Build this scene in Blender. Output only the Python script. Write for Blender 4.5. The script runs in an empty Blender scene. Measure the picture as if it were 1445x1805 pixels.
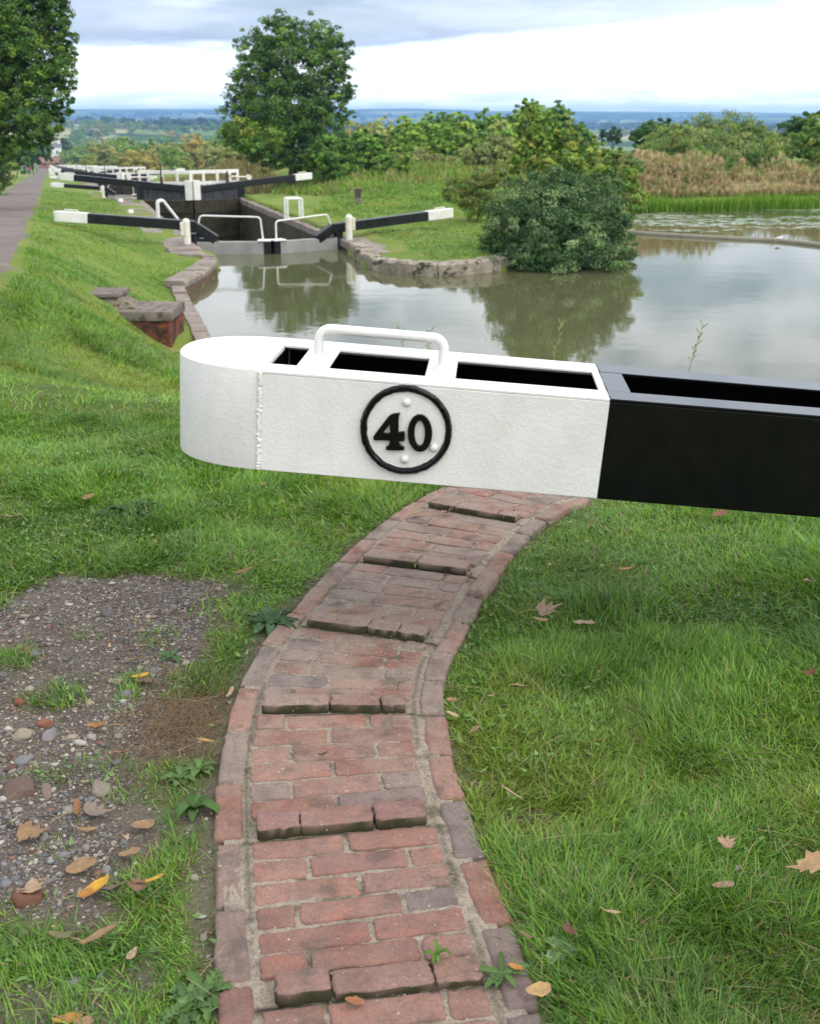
import bpy, bmesh, math
import numpy as np
from mathutils import Vector, Matrix

S = bpy.context.scene
COL = S.collection
# ------------------------------------------------------------------ camera, sky, sun, exposure
F, CX, CY, YH, H = 1950.0, 722.5, 902.5, 205.0, 1.555      # photo focal length / centre / horizon in px, eye height
PIT = math.atan((CY - YH) / F)
cd = bpy.data.cameras.new("camera"); cam = bpy.data.objects.new("camera", cd); COL.objects.link(cam)
cam.location = (0, 0, H); cam.rotation_euler = (math.pi / 2 - PIT, 0, 0)
cd.sensor_fit = 'VERTICAL'; cd.sensor_height = 36.0; cd.lens = F / 1805 * 36.0
cd.clip_start = 0.05; cd.clip_end = 30000
cd.dof.use_dof = True; cd.dof.focus_distance = 3.1; cd.dof.aperture_fstop = 8.0
S.camera = cam

SUN_EL, SUN_AZ = math.radians(52), math.radians(115)        # azimuth from +Y towards +X: right, a little behind
world = bpy.data.worlds.new("World"); S.world = world; world.use_nodes = True
sd = bpy.data.lights.new("sun", 'SUN'); sun = bpy.data.objects.new("sun", sd); COL.objects.link(sun)
sd.energy = 2.0; sd.angle = math.radians(75); sd.color = (1.0, 0.95, 0.88)
sdir = Vector((math.cos(SUN_EL) * math.sin(SUN_AZ), math.cos(SUN_EL) * math.cos(SUN_AZ), math.sin(SUN_EL)))
sun.rotation_euler = sdir.to_track_quat('Z', 'Y').to_euler(); sun.location = (0, 0, 30)
S.view_settings.view_transform = 'Standard'; S.view_settings.look = 'None'
S.view_settings.exposure = 0.47; S.view_settings.gamma = 1.0
S.cycles.use_denoising = True
S.cycles.max_bounces = 8; S.cycles.transparent_max_bounces = 8; S.cycles.volume_bounces = 1
S.cycles.diffuse_bounces = 3; S.cycles.glossy_bounces = 3; S.cycles.transmission_bounces = 4


class NT:
    """small node-tree writer: n('Type', {input: value or socket}, prop=...) -> node"""
    def __init__(self, tree):
        self.t = tree
        tree.nodes.clear()
    def __call__(self, typ, ins=None, **props):
        nd = self.t.nodes.new(typ)
        for k, v in props.items():
            setattr(nd, k, v)
        for k, v in (ins or {}).items():
            sock = nd.inputs[k]
            if isinstance(v, bpy.types.NodeSocket):
                self.t.links.new(v, sock)
            elif isinstance(v, (tuple, list)) and len(v) == 3 and sock.type == 'RGBA':
                sock.default_value = (*v, 1)
            else:
                sock.default_value = v
        return nd
    def noise(self, vec, scale, detail=4, rough=0.55, dist=0.0):
        d = {'Scale': scale, 'Detail': detail, 'Roughness': rough, 'Distortion': dist}
        if vec is not None: d['Vector'] = vec
        return self('ShaderNodeTexNoise', d).outputs['Fac']
    def ramp(self, fac, lo, hi, a=0.0, b=1.0):
        return self('ShaderNodeMapRange', {'Value': fac, 'From Min': lo, 'From Max': hi, 'To Min': a, 'To Max': b}, clamp=True).outputs[0]
    def mix(self, fac, a, b, mode='MIX'):
        nd = self('ShaderNodeMix', data_type='RGBA', blend_type=mode)
        for i, v in ((0, fac), (6, a), (7, b)):
            s = nd.inputs[i]
            if isinstance(v, bpy.types.NodeSocket): self.t.links.new(v, s)
            elif isinstance(v, (tuple, list)): s.default_value = (*v[:3], 1)
            else: s.default_value = v
        return nd.outputs[2]
    def math(self, op, a, b=0.0, c=0.0):
        nd = self('ShaderNodeMath', operation=op)
        for i, v in enumerate((a, b, c)):
            if isinstance(v, bpy.types.NodeSocket): self.t.links.new(v, nd.inputs[i])
            else: nd.inputs[i].default_value = v
        return nd.outputs[0]


# sky: Nishita behind broken layered cloud (all of it by direction, so it is the same sky from anywhere)
n = NT(world.node_tree)
sky = n('ShaderNodeTexSky', sky_type='NISHITA', sun_disc=False, sun_elevation=SUN_EL, sun_rotation=SUN_AZ, air_density=1.0, dust_density=1.5, ozone_density=1.0)
tc = n('ShaderNodeTexCoord')
sep = n('ShaderNodeSeparateXYZ', {0: tc.outputs['Generated']})
zz = n.math('MAXIMUM', sep.outputs[2], 0.0)
den = n.math('ADD', zz, 0.13)
px_ = n.math('DIVIDE', sep.outputs[0], den); py_ = n.math('DIVIDE', sep.outputs[1], den)
pv = n('ShaderNodeCombineXYZ', {0: px_, 1: py_, 2: 0.0}).outputs[0]
big = n.noise(pv, 0.55, 5, 0.6, 0.3)
fine = n.noise(pv, 1.7, 7, 0.62, 0.4)
streak = n.noise(n('ShaderNodeMapping', {'Vector': tc.outputs['Generated'], 'Scale': (2.2, 2.2, 15.0), 'Location': (0.3, 0.1, 0.35)}).outputs[0], 2.2, 6, 0.55, 0.2)
cov = n.ramp(n.math('ADD', n.math('MULTIPLY', big, 0.6), n.math('MULTIPLY', fine, 0.4)), 0.40, 0.52)
low = n.ramp(zz, 0.04, 0.14)                                # cloud deck closes towards the horizon
cov = n.math('MAXIMUM', cov, n.math('SUBTRACT', 1.0, low))
cloud = n.mix(n.ramp(fine, 0.38, 0.66), (13.4, 13.7, 14.2), (10.0, 10.8, 12.0))
# a grey-blue cloud bank a few degrees up on the left, paler towards the right
edge = n.math('ADD', zz, n.math('MULTIPLY', n.math('SUBTRACT', streak, 0.5), 0.045))
azw = n.math('MULTIPLY', sep.outputs[0], 0.085)
edge = n.math('SUBTRACT', edge, n.math('MAXIMUM', azw, -0.004))
bank = n.math('MULTIPLY', n.ramp(edge, 0.052, 0.060), n.ramp(edge, 0.118, 0.092))
bank = n.math('MULTIPLY', bank, n.ramp(sep.outputs[0], 0.30, 0.02, 0.30, 1.0))
bank = n.math('MULTIPLY', bank, n.ramp(sep.outputs[1], 0.0, 0.5))
cloud = n.mix(bank, cloud, n.mix(n.ramp(streak, 0.35, 0.65), (3.0, 4.0, 5.7), (5.6, 6.4, 7.8)))
wisps = n.math('MULTIPLY', n.ramp(fine, 0.48, 0.66), 0.40)
cloud = n.mix(wisps, cloud, (7.2, 8.0, 9.2))
skyc = n.mix(1.0, sky.outputs[0], (1.15, 1.15, 1.15), 'MULTIPLY')
full = n.mix(cov, skyc, cloud)
bg = n('ShaderNodeBackground', {'Color': full, 'Strength': 0.1})
n('ShaderNodeOutputWorld', {'Surface': bg.outputs[0]})

# ------------------------------------------------------------------ numeric helpers
rng = np.random.default_rng(40)
cP, sP = math.cos(PIT), math.sin(PIT)
def ray(px, py):
    a, u = px - CX, CY - py
    return np.array([a, F * cP + u * sP, u * cP - F * sP])
def at_z(px, py, z):
    r = ray(px, py); return np.array([0, 0, H]) + r * ((z - H) / r[2])
def at_y(px, py, y):
    r = ray(px, py); return np.array([0, 0, H]) + r * (y / r[1])
def topx(p):
    d = np.asarray(p, float) - [0, 0, H]
    f = d[1] * cP - d[2] * sP; u = d[1] * sP + d[2] * cP
    return CX + F * d[0] / f, CY - F * u / f

_hash = np.random.default_rng(7).random((256, 256))
def vnoise(x, y, s):
    x = np.asarray(x) * s + 1000.0; y = np.asarray(y) * s + 1000.0
    xi = np.floor(x).astype(int); yi = np.floor(y).astype(int)
    fx = x - xi; fy = y - yi; fx = fx * fx * (3 - 2 * fx); fy = fy * fy * (3 - 2 * fy)
    g = lambda a, b: _hash[a % 256, b % 256]
    return (g(xi, yi) * (1 - fx) + g(xi + 1, yi) * fx) * (1 - fy) + (g(xi, yi + 1) * (1 - fx) + g(xi + 1, yi + 1) * fx) * fy
def fbm(x, y, s, o=4):
    t = 0; a = 0.5; tot = 0
    for i in range(o):
        t = t + a * vnoise(x + 17.3 * i, y - 9.1 * i, s * 2 ** i); tot += a; a *= 0.5
    return t / tot
def sstep(a, b, x):
    t = np.clip((x - a) / (b - a), 0, 1); return t * t * (3 - 2 * t)
def seg_dist(x, y, pts, closed=True):
    pts = np.asarray(pts, float); best = np.full(np.shape(x), 1e9)
    m = len(pts) if closed else len(pts) - 1
    for i in range(m):
        a = pts[i]; b = pts[(i + 1) % len(pts)]; d = b - a; L2 = max(d @ d, 1e-12)
        t = np.clip(((x - a[0]) * d[0] + (y - a[1]) * d[1]) / L2, 0, 1)
        best = np.minimum(best, np.hypot(x - a[0] - t * d[0], y - a[1] - t * d[1]))
    return best
def inside(x, y, pts):
    pts = np.asarray(pts, float); c = np.zeros(np.shape(x), bool)
    for i in range(len(pts)):
        a = pts[i - 1]; b = pts[i]
        cond = ((a[1] > y) != (b[1] > y))
        with np.errstate(divide='ignore', invalid='ignore'):
            c ^= cond & (x < (b[0] - a[0]) * (y - a[1]) / (b[1] - a[1] + 1e-15) + a[0])
    return c
def smooth_line(pts, step):
    """Catmull-Rom through pts, resampled evenly"""
    P = np.asarray(pts, float); P = np.vstack([2 * P[0] - P[1], P, 2 * P[-1] - P[-2]]); out = []
    for i in range(1, len(P) - 2):
        for t in np.linspace(0, 1, 24, endpoint=False):
            a, b, c, d = P[i - 1:i + 3]
            out.append(0.5 * (2 * b + (c - a) * t + (2 * a - 5 * b + 4 * c - d) * t * t + (3 * b - a - 3 * c + d) * t ** 3))
    out.append(P[-2]); out = np.array(out)
    s = np.concatenate([[0], np.cumsum(np.linalg.norm(np.diff(out, axis=0), axis=1))])
    q = np.arange(0, s[-1], step)
    return np.stack([np.interp(q, s, out[:, k]) for k in range(out.shape[1])], 1)

# ------------------------------------------------------------------ object helpers
def tag(o, label=None, cat=None, group=None, kind=None):
    if label: o['label'] = label
    if cat: o['category'] = cat
    if group: o['group'] = group
    if kind: o['kind'] = kind
    return o
def empty(name, loc=(0, 0, 0), rz=0.0):
    o = bpy.data.objects.new(name, None); COL.objects.link(o); o.location = loc; o.rotation_euler = (0, 0, rz)
    o.empty_display_size = 0.2
    return o
def link(name, me, mat=None, parent=None, loc=None):
    o = bpy.data.objects.new(name, me); COL.objects.link(o)
    if mat is not None and not len(me.materials): me.materials.append(mat)
    if parent is not None: o.parent = parent
    if loc is not None: o.location = loc
    return o
def kids(o):
    return [c for c in bpy.data.objects if c.parent is o]
def copy_tree(o, parent=None):
    c = o.copy(); COL.objects.link(c)
    if parent is not None: c.parent = parent
    for ch in kids(o): copy_tree(ch, c)
    return c
def np_mesh(name, verts, polys, cols=None, smooth=False):
    """polys: list of int arrays (n,k); cols: (nverts,3) colour attribute"""
    me = bpy.data.meshes.new(name); verts = np.asarray(verts, np.float32)
    me.vertices.add(len(verts)); me.vertices.foreach_set('co', verts.ravel())
    polys = [np.asarray(p, np.int32) for p in polys if len(p)]
    idx = np.concatenate([p.ravel() for p in polys]); tot = np.concatenate([np.full(len(p), p.shape[1], np.int32) for p in polys])
    me.loops.add(len(idx)); me.loops.foreach_set('vertex_index', idx)
    me.polygons.add(len(tot)); me.polygons.foreach_set('loop_start', np.concatenate([[0], np.cumsum(tot)[:-1]]).astype(np.int32))
    me.polygons.foreach_set('loop_total', tot)
    if smooth: me.polygons.foreach_set('use_smooth', np.ones(len(tot), bool))
    if cols is not None:
        a = me.attributes.new('Col', 'FLOAT_COLOR', 'POINT')
        c4 = np.ones((len(verts), 4), np.float32); c4[:, :3] = cols; a.data.foreach_set('color', c4.ravel())
    me.update(calc_edges=True); me.validate()
    return me
class MB:
    """collects boxes, prisms and tubes into ONE mesh"""
    def __init__(self): self.v = []; self.f = []
    def add(self, vs, fs):
        b = len(self.v); self.v += [tuple(map(float, p)) for p in vs]; self.f += [tuple(b + i for i in f) for f in fs]
    def hexa(self, lo4, hi4):
        self.add(list(lo4) + list(hi4), [(3, 2, 1, 0), (4, 5, 6, 7), (0, 1, 5, 4), (1, 2, 6, 5), (2, 3, 7, 6), (3, 0, 4, 7)])
    def box(self, x0, x1, y0, y1, z0, z1):
        self.hexa([(x0, y0, z0), (x1, y0, z0), (x1, y1, z0), (x0, y1, z0)], [(x0, y0, z1), (x1, y0, z1), (x1, y1, z1), (x0, y1, z1)])
    def prism(self, poly, z0, z1):
        k = len(poly); vs = [(p[0], p[1], z0) for p in poly] + [(p[0], p[1], z1) for p in poly]
        self.add(vs, [tuple(range(k - 1, -1, -1)), tuple(range(k, 2 * k))] + [(i, (i + 1) % k, k + (i + 1) % k, k + i) for i in range(k)])
    def bar(self, a, b, w, h):
        """box beam between two points, w across (horizontal), h vertical"""
        a, b = np.asarray(a, float), np.asarray(b, float); d = b - a; s = np.array([-d[1], d[0], 0.0]); s /= (np.linalg.norm(s) + 1e-9)
        up = np.cross(d / np.linalg.norm(d), s); up = up if up[2] >= 0 else -up
        q = lambda p: [p - s * w / 2 - up * h / 2, p + s * w / 2 - up * h / 2, p + s * w / 2 + up * h / 2, p - s * w / 2 + up * h / 2]
        self.hexa(q(a), q(b))
    def tube(self, pts, r, k=8, cap=True):
        pts = np.asarray(pts, float); m = len(pts); rr = np.broadcast_to(np.asarray(r, float), (m,)); base = len(self.v)
        ref = None
        for i in range(m):
            t = pts[min(i + 1, m - 1)] - pts[max(i - 1, 0)]; t /= (np.linalg.norm(t) + 1e-9)
            if ref is None: ref = np.array([0, 0, 1.0]) if abs(t[2]) < 0.9 else np.array([1.0, 0, 0])
            u = np.cross(t, ref); u /= (np.linalg.norm(u) + 1e-9); w = np.cross(u, t); ref = w
            for j in range(k):
                a = 2 * math.pi * j / k; self.v.append(tuple(pts[i] + rr[i] * (math.cos(a) * u + math.sin(a) * w)))
        for i in range(m - 1):
            for j in range(k):
                a = base + i * k + j; b = base + i * k + (j + 1) % k; self.f.append((a, b, b + k, a + k))
        if cap:
            self.f.append(tuple(base + j for j in range(k - 1, -1, -1))); self.f.append(tuple(base + (m - 1) * k + j for j in range(k)))
    def lathe(self, c, prof, k=16):
        """prof: (r,z) pairs about vertical axis at c"""
        base = len(self.v); m = len(prof)
        for r, z in prof:
            for j in range(k):
                a = 2 * math.pi * j / k; self.v.append((c[0] + r * math.cos(a), c[1] + r * math.sin(a), c[2] + z))
        for i in range(m - 1):
            for j in range(k):
                a = base + i * k + j; b = base + i * k + (j + 1) % k; self.f.append((a, b, b + k, a + k))
        self.f.append(tuple(base + j for j in range(k - 1, -1, -1))); self.f.append(tuple(base + (m - 1) * k + j for j in range(k)))
    def mesh(self, name, bevel=0.0, seg=1, smooth=False, fn=None):
        v = self.v if fn is None else [tuple(fn(p)) for p in self.v]
        me = bpy.data.meshes.new(name); me.from_pydata(v, [], self.f)
        bm = bmesh.new(); bm.from_mesh(me); bmesh.ops.recalc_face_normals(bm, faces=bm.faces)
        if bevel > 0:
            es = [e for e in bm.edges if len(e.link_faces) == 2 and e.calc_face_angle(0) > 0.6]
            bmesh.ops.bevel(bm, geom=es, offset=bevel, segments=seg, affect='EDGES', profile=0.6)
        bm.to_mesh(me); bm.free()
        if smooth:
            me.polygons.foreach_set('use_smooth', np.ones(len(me.polygons), bool))
            try: me.set_sharp_from_angle(angle=math.radians(40))
            except Exception: pass
        me.update(); return me
    def build(self, name, mat, parent=None, bevel=0.0, seg=1, smooth=False, fn=None, loc=None):
        return link(name, self.mesh(name, bevel, seg, smooth, fn), mat, parent, loc)

# ------------------------------------------------------------------ materials
MATS = {}
def new_mat(name):
    m = bpy.data.materials.new(name); m.use_nodes = True; MATS[name] = m
    return m, NT(m.node_tree)
def finish(n, color, rough=0.6, spec=0.5, bump=None, metal=0.0, coat=0.0):
    ins = {'Base Color': color, 'Roughness': rough, 'Specular IOR Level': spec, 'Metallic': metal}
    if coat: ins['Coat Weight'] = coat
    if bump is not None: ins['Normal'] = bump
    p = n('ShaderNodeBsdfPrincipled', ins)
    n('ShaderNodeOutputMaterial', {'Surface': p.outputs[0]})
    return p
def bumped(n, h, strength=0.5, dist=0.01, normal=None):
    d = {'Height': h, 'Strength': strength, 'Distance': dist}
    if normal is not None: d['Normal'] = normal
    return n('ShaderNodeBump', d).outputs[0]
def objco(n): return n('ShaderNodeTexCoord').outputs['Object']
def geoco(n): return n('ShaderNodeNewGeometry').outputs['Position']

def simple(name, c1, c2, scale=8.0, rough=0.6, spec=0.5, bscale=40.0, bstr=0.3, bdist=0.01, lo=0.35, hi=0.65, speck=None, co=None):
    m, n = new_mat(name); v = objco(n) if co is None else geoco(n)
    c = n.mix(n.ramp(n.noise(v, scale, 6, 0.6), lo, hi), c1, c2)
    if speck: c = n.mix(n.ramp(n.noise(v, speck[1], 3, 0.6), speck[2], speck[2] + 0.06), c, speck[0])
    finish(n, c, rough, spec, bumped(n, n.noise(v, bscale, 5, 0.6), bstr, bdist))
    return m

def paint_white():
    m, n = new_mat('white_paint'); v = objco(n)
    lumps = n.noise(v, 75, 6, 0.7, 0.3); fine_ = n.noise(v, 260, 4, 0.6); wave = n.noise(v, 9, 3, 0.5)
    c = n.mix(n.ramp(n.noise(v, 5, 6, 0.65), 0.35, 0.7), (0.77, 0.75, 0.72), (0.68, 0.66, 0.62))
    flake = n.ramp(n.noise(v, 60, 5, 0.7, 1.0), 0.70, 0.735)
    c = n.mix(n.math('MULTIPLY', flake, 0.5), c, (0.55, 0.52, 0.47))
    c = n.mix(n.math('MULTIPLY', n.ramp(n.noise(n('ShaderNodeMapping', {'Vector': v, 'Scale': (5.0, 5.0, 1.6)}).outputs[0], 1.6, 6, 0.65), 0.52, 0.72), 0.16), c, (0.52, 0.45, 0.36))
    chip = n.ramp(n.noise(v, 85, 2, 0.5, 0.3), 0.775, 0.785)
    c = n.mix(chip, c, (0.10, 0.09, 0.08))
    hgt = n.math('ADD', n.math('MULTIPLY', n.ramp(lumps, 0.45, 0.62), 0.7), n.math('MULTIPLY', fine_, 0.35))
    hgt = n.math('ADD', hgt, n.math('MULTIPLY', wave, 0.8))
    finish(n, c, 0.38, 0.5, bumped(n, hgt, 0.42, 0.002))
    return m
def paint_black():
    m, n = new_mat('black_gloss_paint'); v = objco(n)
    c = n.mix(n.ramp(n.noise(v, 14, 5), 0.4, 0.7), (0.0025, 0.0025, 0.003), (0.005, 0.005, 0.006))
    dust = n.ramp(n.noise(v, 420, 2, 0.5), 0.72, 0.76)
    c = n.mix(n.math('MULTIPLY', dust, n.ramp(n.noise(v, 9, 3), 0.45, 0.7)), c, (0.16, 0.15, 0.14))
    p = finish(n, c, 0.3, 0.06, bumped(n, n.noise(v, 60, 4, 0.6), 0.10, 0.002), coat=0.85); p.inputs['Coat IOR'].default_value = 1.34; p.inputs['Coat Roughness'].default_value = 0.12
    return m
def trodden(n, v, c):
    """sandy dirt trodden over bricks and joints alike, thicker up the path"""
    y = n('ShaderNodeSeparateXYZ', {0: v}).outputs[1]
    amt = n.math('ADD', n.ramp(y, 2.1, 3.0, 0.25, 0.68), n.ramp(y, 3.5, 4.2, 0.0, -0.08))
    c = n.mix(n.math('MULTIPLY', n.ramp(n.noise(v, 6.5, 6, 0.65), 0.32, 0.55), amt), c, n.mix(n.ramp(n.noise(v, 120, 4, 0.7), 0.4, 0.6), (0.26, 0.205, 0.165), (0.36, 0.295, 0.24)))
    c = n.mix(n.math('MULTIPLY', n.ramp(n.noise(v, 11, 5, 0.65), 0.54, 0.66), 0.55), c, (0.085, 0.072, 0.062))
    c = n.mix(n.math('MULTIPLY', n.ramp(n.noise(v, 190, 2, 0.5), 0.715, 0.735), n.ramp(n.noise(v, 4, 3), 0.40, 0.58)), c, (0.66, 0.62, 0.56))
    return c
def brick_mat():
    m, n = new_mat('paver_brick'); v = geoco(n)
    col = n('ShaderNodeAttribute', attribute_name='Col').outputs['Color']
    c = n.mix(n.ramp(n.noise(v, 24, 7, 0.7), 0.35, 0.68), n.mix(1.0, col, (1.18, 1.15, 1.12), 'MULTIPLY'), n.mix(0.62, col, (0.13, 0.085, 0.075)))
    c = n.mix(n.math('MULTIPLY', n.ramp(n.noise(v, 150, 5, 0.75), 0.52, 0.62), 0.7), c, (0.095, 0.065, 0.055))
    c = n.mix(n.math('MULTIPLY', n.ramp(n.noise(v, 75, 4, 0.7), 0.60, 0.68), 0.45), c, (0.34, 0.25, 0.20))
    c = trodden(n, v, c)
    c = n.mix(n.ramp(n.noise(v, 48, 1, 0.5, 0.4), 0.835, 0.84), c, (0.75, 0.74, 0.70))
    red = n('ShaderNodeSeparateColor', {0: col}).outputs[0]
    c = n.mix(n.ramp(red, 0.05, 0.13), n.mix(n.noise(v, 90, 4, 0.7), col, (0.045, 0.045, 0.02)), c)      # black moss keeps its own colour
    h = n.math('ADD', n.noise(v, 110, 6, 0.7), n.math('MULTIPLY', n.noise(v, 420, 3), 0.5))
    finish(n, c, 0.9, 0.2, bumped(n, h, 1.0, 0.0035))
    return m
def mortar_mat():
    m, n = new_mat('sandy_mortar'); v = geoco(n)
    g = n('ShaderNodeSeparateColor', {0: n('ShaderNodeAttribute', attribute_name='Col').outputs['Color']}).outputs[0]
    c = n.mix(n.ramp(n.noise(v, 60, 5, 0.7), 0.35, 0.65), (0.27, 0.225, 0.17), (0.41, 0.355, 0.275))
    c = n.mix(n.ramp(n.noise(v, 220, 3, 0.7), 0.56, 0.66), c, (0.10, 0.08, 0.065))
    c = n.mix(n.math('MULTIPLY', n.ramp(n.noise(v, 7, 5, 0.7), 0.55, 0.64), 0.85), c, (0.06, 0.062, 0.022))
    c = trodden(n, v, c)
    c = n.mix(n.math('MULTIPLY', g, n.ramp(n.noise(v, 40, 4, 0.7), 0.25, 0.5)), c, (0.035, 0.028, 0.018))
    finish(n, c, 0.95, 0.15, bumped(n, n.noise(v, 160, 5, 0.7), 1.0, 0.006))
    return m
def leaf_mat(name, trans=0.3, rough=0.55, spec=0.3):
    m, n = new_mat(name)
    col = n('ShaderNodeAttribute', attribute_name='Col').outputs['Color']
    p = n('ShaderNodeBsdfPrincipled', {'Base Color': col, 'Roughness': rough, 'Specular IOR Level': spec})
    t = n('ShaderNodeBsdfTranslucent', {'Color': n.mix(1.0, col, (1.25, 1.2, 0.6), 'MULTIPLY')})
    mx = n('ShaderNodeMixShader', {0: trans, 1: p.outputs[0], 2: t.outputs[0]})
    n('ShaderNodeOutputMaterial', {'Surface': mx.outputs[0]})
    return m
def attr_mat(name, rough=0.85, spec=0.25, bscale=90, bdist=0.004, bstr=0.6, var=0.5):
    m, n = new_mat(name); v = geoco(n)
    col = n('ShaderNodeAttribute', attribute_name='Col').outputs['Color']
    c = n.mix(n.math('MULTIPLY', n.ramp(n.noise(v, bscale, 5, 0.65), 0.4, 0.7), var), col, n.mix(0.5, col, (0.06, 0.05, 0.045)))
    finish(n, c, rough, spec, bumped(n, n.noise(v, bscale, 5, 0.65), bstr, bdist))
    return m
def water_mat():
    m, n = new_mat('canal_water'); v = geoco(n)
    mp = n('ShaderNodeMapping', {'Vector': v, 'Scale': (1.0, 1.0, 1.0)}).outputs[0]
    h = n.math('ADD', n.math('MULTIPLY', n.noise(mp, 1.1, 3, 0.5), 1.0), n.math('MULTIPLY', n.noise(mp, 5.0, 3, 0.55), 0.22))
    c = n.mix(n.ramp(n.noise(v, 0.25, 4), 0.35, 0.7), (0.082, 0.083, 0.036), (0.105, 0.105, 0.052))
    p = n('ShaderNodeBsdfPrincipled', {'Base Color': c, 'Roughness': 0.035, 'IOR': 1.33, 'Specular IOR Level': 0.5,
                                      'Normal': bumped(n, h, 0.16, 0.02)})
    n('ShaderNodeOutputMaterial', {'Surface': p.outputs[0]})
    return m
def ground_mat():
    m, n = new_mat('ground_soil_turf'); v = geoco(n)
    a = n('ShaderNodeAttribute', attribute_name='Col').outputs['Color']
    s = n('ShaderNodeSeparateColor', {0: a})
    soil = n.mix(n.ramp(n.noise(v, 7, 6, 0.65), 0.35, 0.65), (0.075, 0.058, 0.044), (0.14, 0.112, 0.086))
    soil = n.mix(n.ramp(n.noise(v, 95, 4, 0.7), 0.50, 0.62), soil, (0.17, 0.145, 0.115))
    soil = n.mix(n.ramp(n.noise(v, 240, 3, 0.6), 0.60, 0.68), soil, (0.27, 0.25, 0.22))
    turf = n.mix(n.ramp(n.noise(v, 3.0, 6, 0.65), 0.35, 0.68), (0.060, 0.100, 0.016), (0.13, 0.17, 0.035))
    turf = n.mix(n.ramp(n.noise(v, 60, 4, 0.65), 0.52, 0.68), turf, (0.10, 0.075, 0.04))
    mead = n.mix(n.ramp(n.noise(v, 0.35, 6, 0.65), 0.35, 0.65), (0.10, 0.17, 0.025), (0.18, 0.225, 0.045))
    mead = n.mix(n.ramp(n.noise(v, 1.4, 6, 0.7), 0.55, 0.7), mead, (0.25, 0.22, 0.09))
    c = n.mix(s.outputs[1], turf, mead); c = n.mix(s.outputs[0], c, soil)
    h = n.math('ADD', n.noise(v, 45, 6, 0.7), n.math('MULTIPLY', n.noise(v, 200, 4), 0.4))
    finish(n, c, 0.95, 0.15, bumped(n, h, 0.9, 0.012))
    return m
def hills_mat():
    m, n = new_mat('far_fields'); v = geoco(n)
    vor = n('ShaderNodeTexVoronoi', {'Vector': n('ShaderNodeMapping', {'Vector': v, 'Scale': (0.0034, 0.0016, 0.0), 'Rotation': (0, 0, 0.4)}).outputs[0], 'Scale': 1.0, 'Randomness': 0.9})
    r = n('ShaderNodeSeparateColor', {0: vor.outputs['Color']})
    c = n.mix(n.ramp(r.outputs[0], 0.25, 0.5), (0.15, 0.21, 0.055), (0.21, 0.25, 0.075))
    c = n.mix(n.ramp(r.outputs[1], 0.62, 0.65), c, (0.40, 0.34, 0.18))
    wood = n.ramp(n.noise(v, 0.0035, 5, 0.6), 0.52, 0.57)
    c = n.mix(wood, c, (0.045, 0.075, 0.03))
    c = n.mix(n.math('MULTIPLY', n.ramp(n.noise(v, 0.02, 4, 0.6), 0.5, 0.65), 0.6), c, (0.05, 0.08, 0.03))
    rad = n('ShaderNodeVectorMath', {0: v}, operation='LENGTH').outputs['Value']
    c = n.mix(n.math('MULTIPLY', n.ramp(rad, 4200, 6000), n.ramp(n.noise(v, 0.0016, 4, 0.6), 0.56, 0.47)), c, (0.030, 0.048, 0.030))
    finish(n, c, 1.0, 0.05)
    return m

M_WHITE = paint_white(); M_BLACK = paint_black(); M_BRICK = brick_mat(); M_MORTAR = mortar_mat()
M_GRASS = leaf_mat('grass_blades', 0.33, 0.42, 0.4); M_LEAF = leaf_mat('tree_leaves', 0.28, 0.55, 0.25); M_WATER = water_mat()
M_GROUND = ground_mat(); M_HILLS = hills_mat()
M_STONES = attr_mat('gravel_stones'); M_DEADLEAF = attr_mat('dry_leaf', 0.75, 0.2, 70, 0.004, 0.6, 0.55)
M_PALEWHITE = simple('weathered_white_paint', (0.80, 0.79, 0.76), (0.70, 0.68, 0.62), 6, 0.5, 0.4, 30, 0.2, 0.01)
M_RUSTWHITE = simple('rusty_white_paint', (0.74, 0.72, 0.66), (0.66, 0.60, 0.45), 5, 0.6, 0.4, 30, 0.3, 0.01, 0.4, 0.62, ((0.34, 0.20, 0.08), 3.5, 0.62))
M_BLACKWOOD = simple('black_painted_timber', (0.006, 0.006, 0.007), (0.016, 0.016, 0.019), 5, 0.35, 0.35, 20, 0.3, 0.01)
M_BOARDS = simple('dark_gate_boards', (0.020, 0.022, 0.028), (0.055, 0.058, 0.066), 4, 0.6, 0.4, 15, 0.4, 0.02)
M_WET = simple('wet_mossy_boards', (0.020, 0.015, 0.008), (0.050, 0.042, 0.018), 1.6, 0.45, 0.4, 8, 0.6, 0.05, 0.35, 0.65, ((0.05, 0.065, 0.015), 2.2, 0.62))
M_COPING = simple('coping_stone', (0.20, 0.165, 0.14), (0.30, 0.255, 0.215), 1.5, 0.9, 0.2, 12, 0.6, 0.02, 0.35, 0.65, ((0.15, 0.13, 0.10), 3.0, 0.58), co='w')
M_CHAMBER = simple('damp_chamber_wall', (0.030, 0.024, 0.014), (0.075, 0.062, 0.036), 0.9, 0.6, 0.3, 5, 0.7, 0.05, 0.35, 0.65, ((0.055, 0.065, 0.018), 1.4, 0.56), co='w')
M_CONC = simple('pale_gate_sill', (0.24, 0.235, 0.22), (0.33, 0.32, 0.30), 2, 0.8, 0.3, 12, 0.4, 0.02)
M_DARKIRON = simple('dark_rusty_iron', (0.035, 0.022, 0.016), (0.07, 0.045, 0.03), 6, 0.6, 0.5, 30, 0.4, 0.01)
M_GREYWOOD = simple('grey_weathered_wood', (0.13, 0.115, 0.10), (0.22, 0.20, 0.17), 4, 0.85, 0.2, 18, 0.5, 0.02)
M_BARK = simple('bark', (0.055, 0.042, 0.03), (0.11, 0.09, 0.065), 5, 0.9, 0.2, 14, 0.9, 0.04, co='w')
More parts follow.
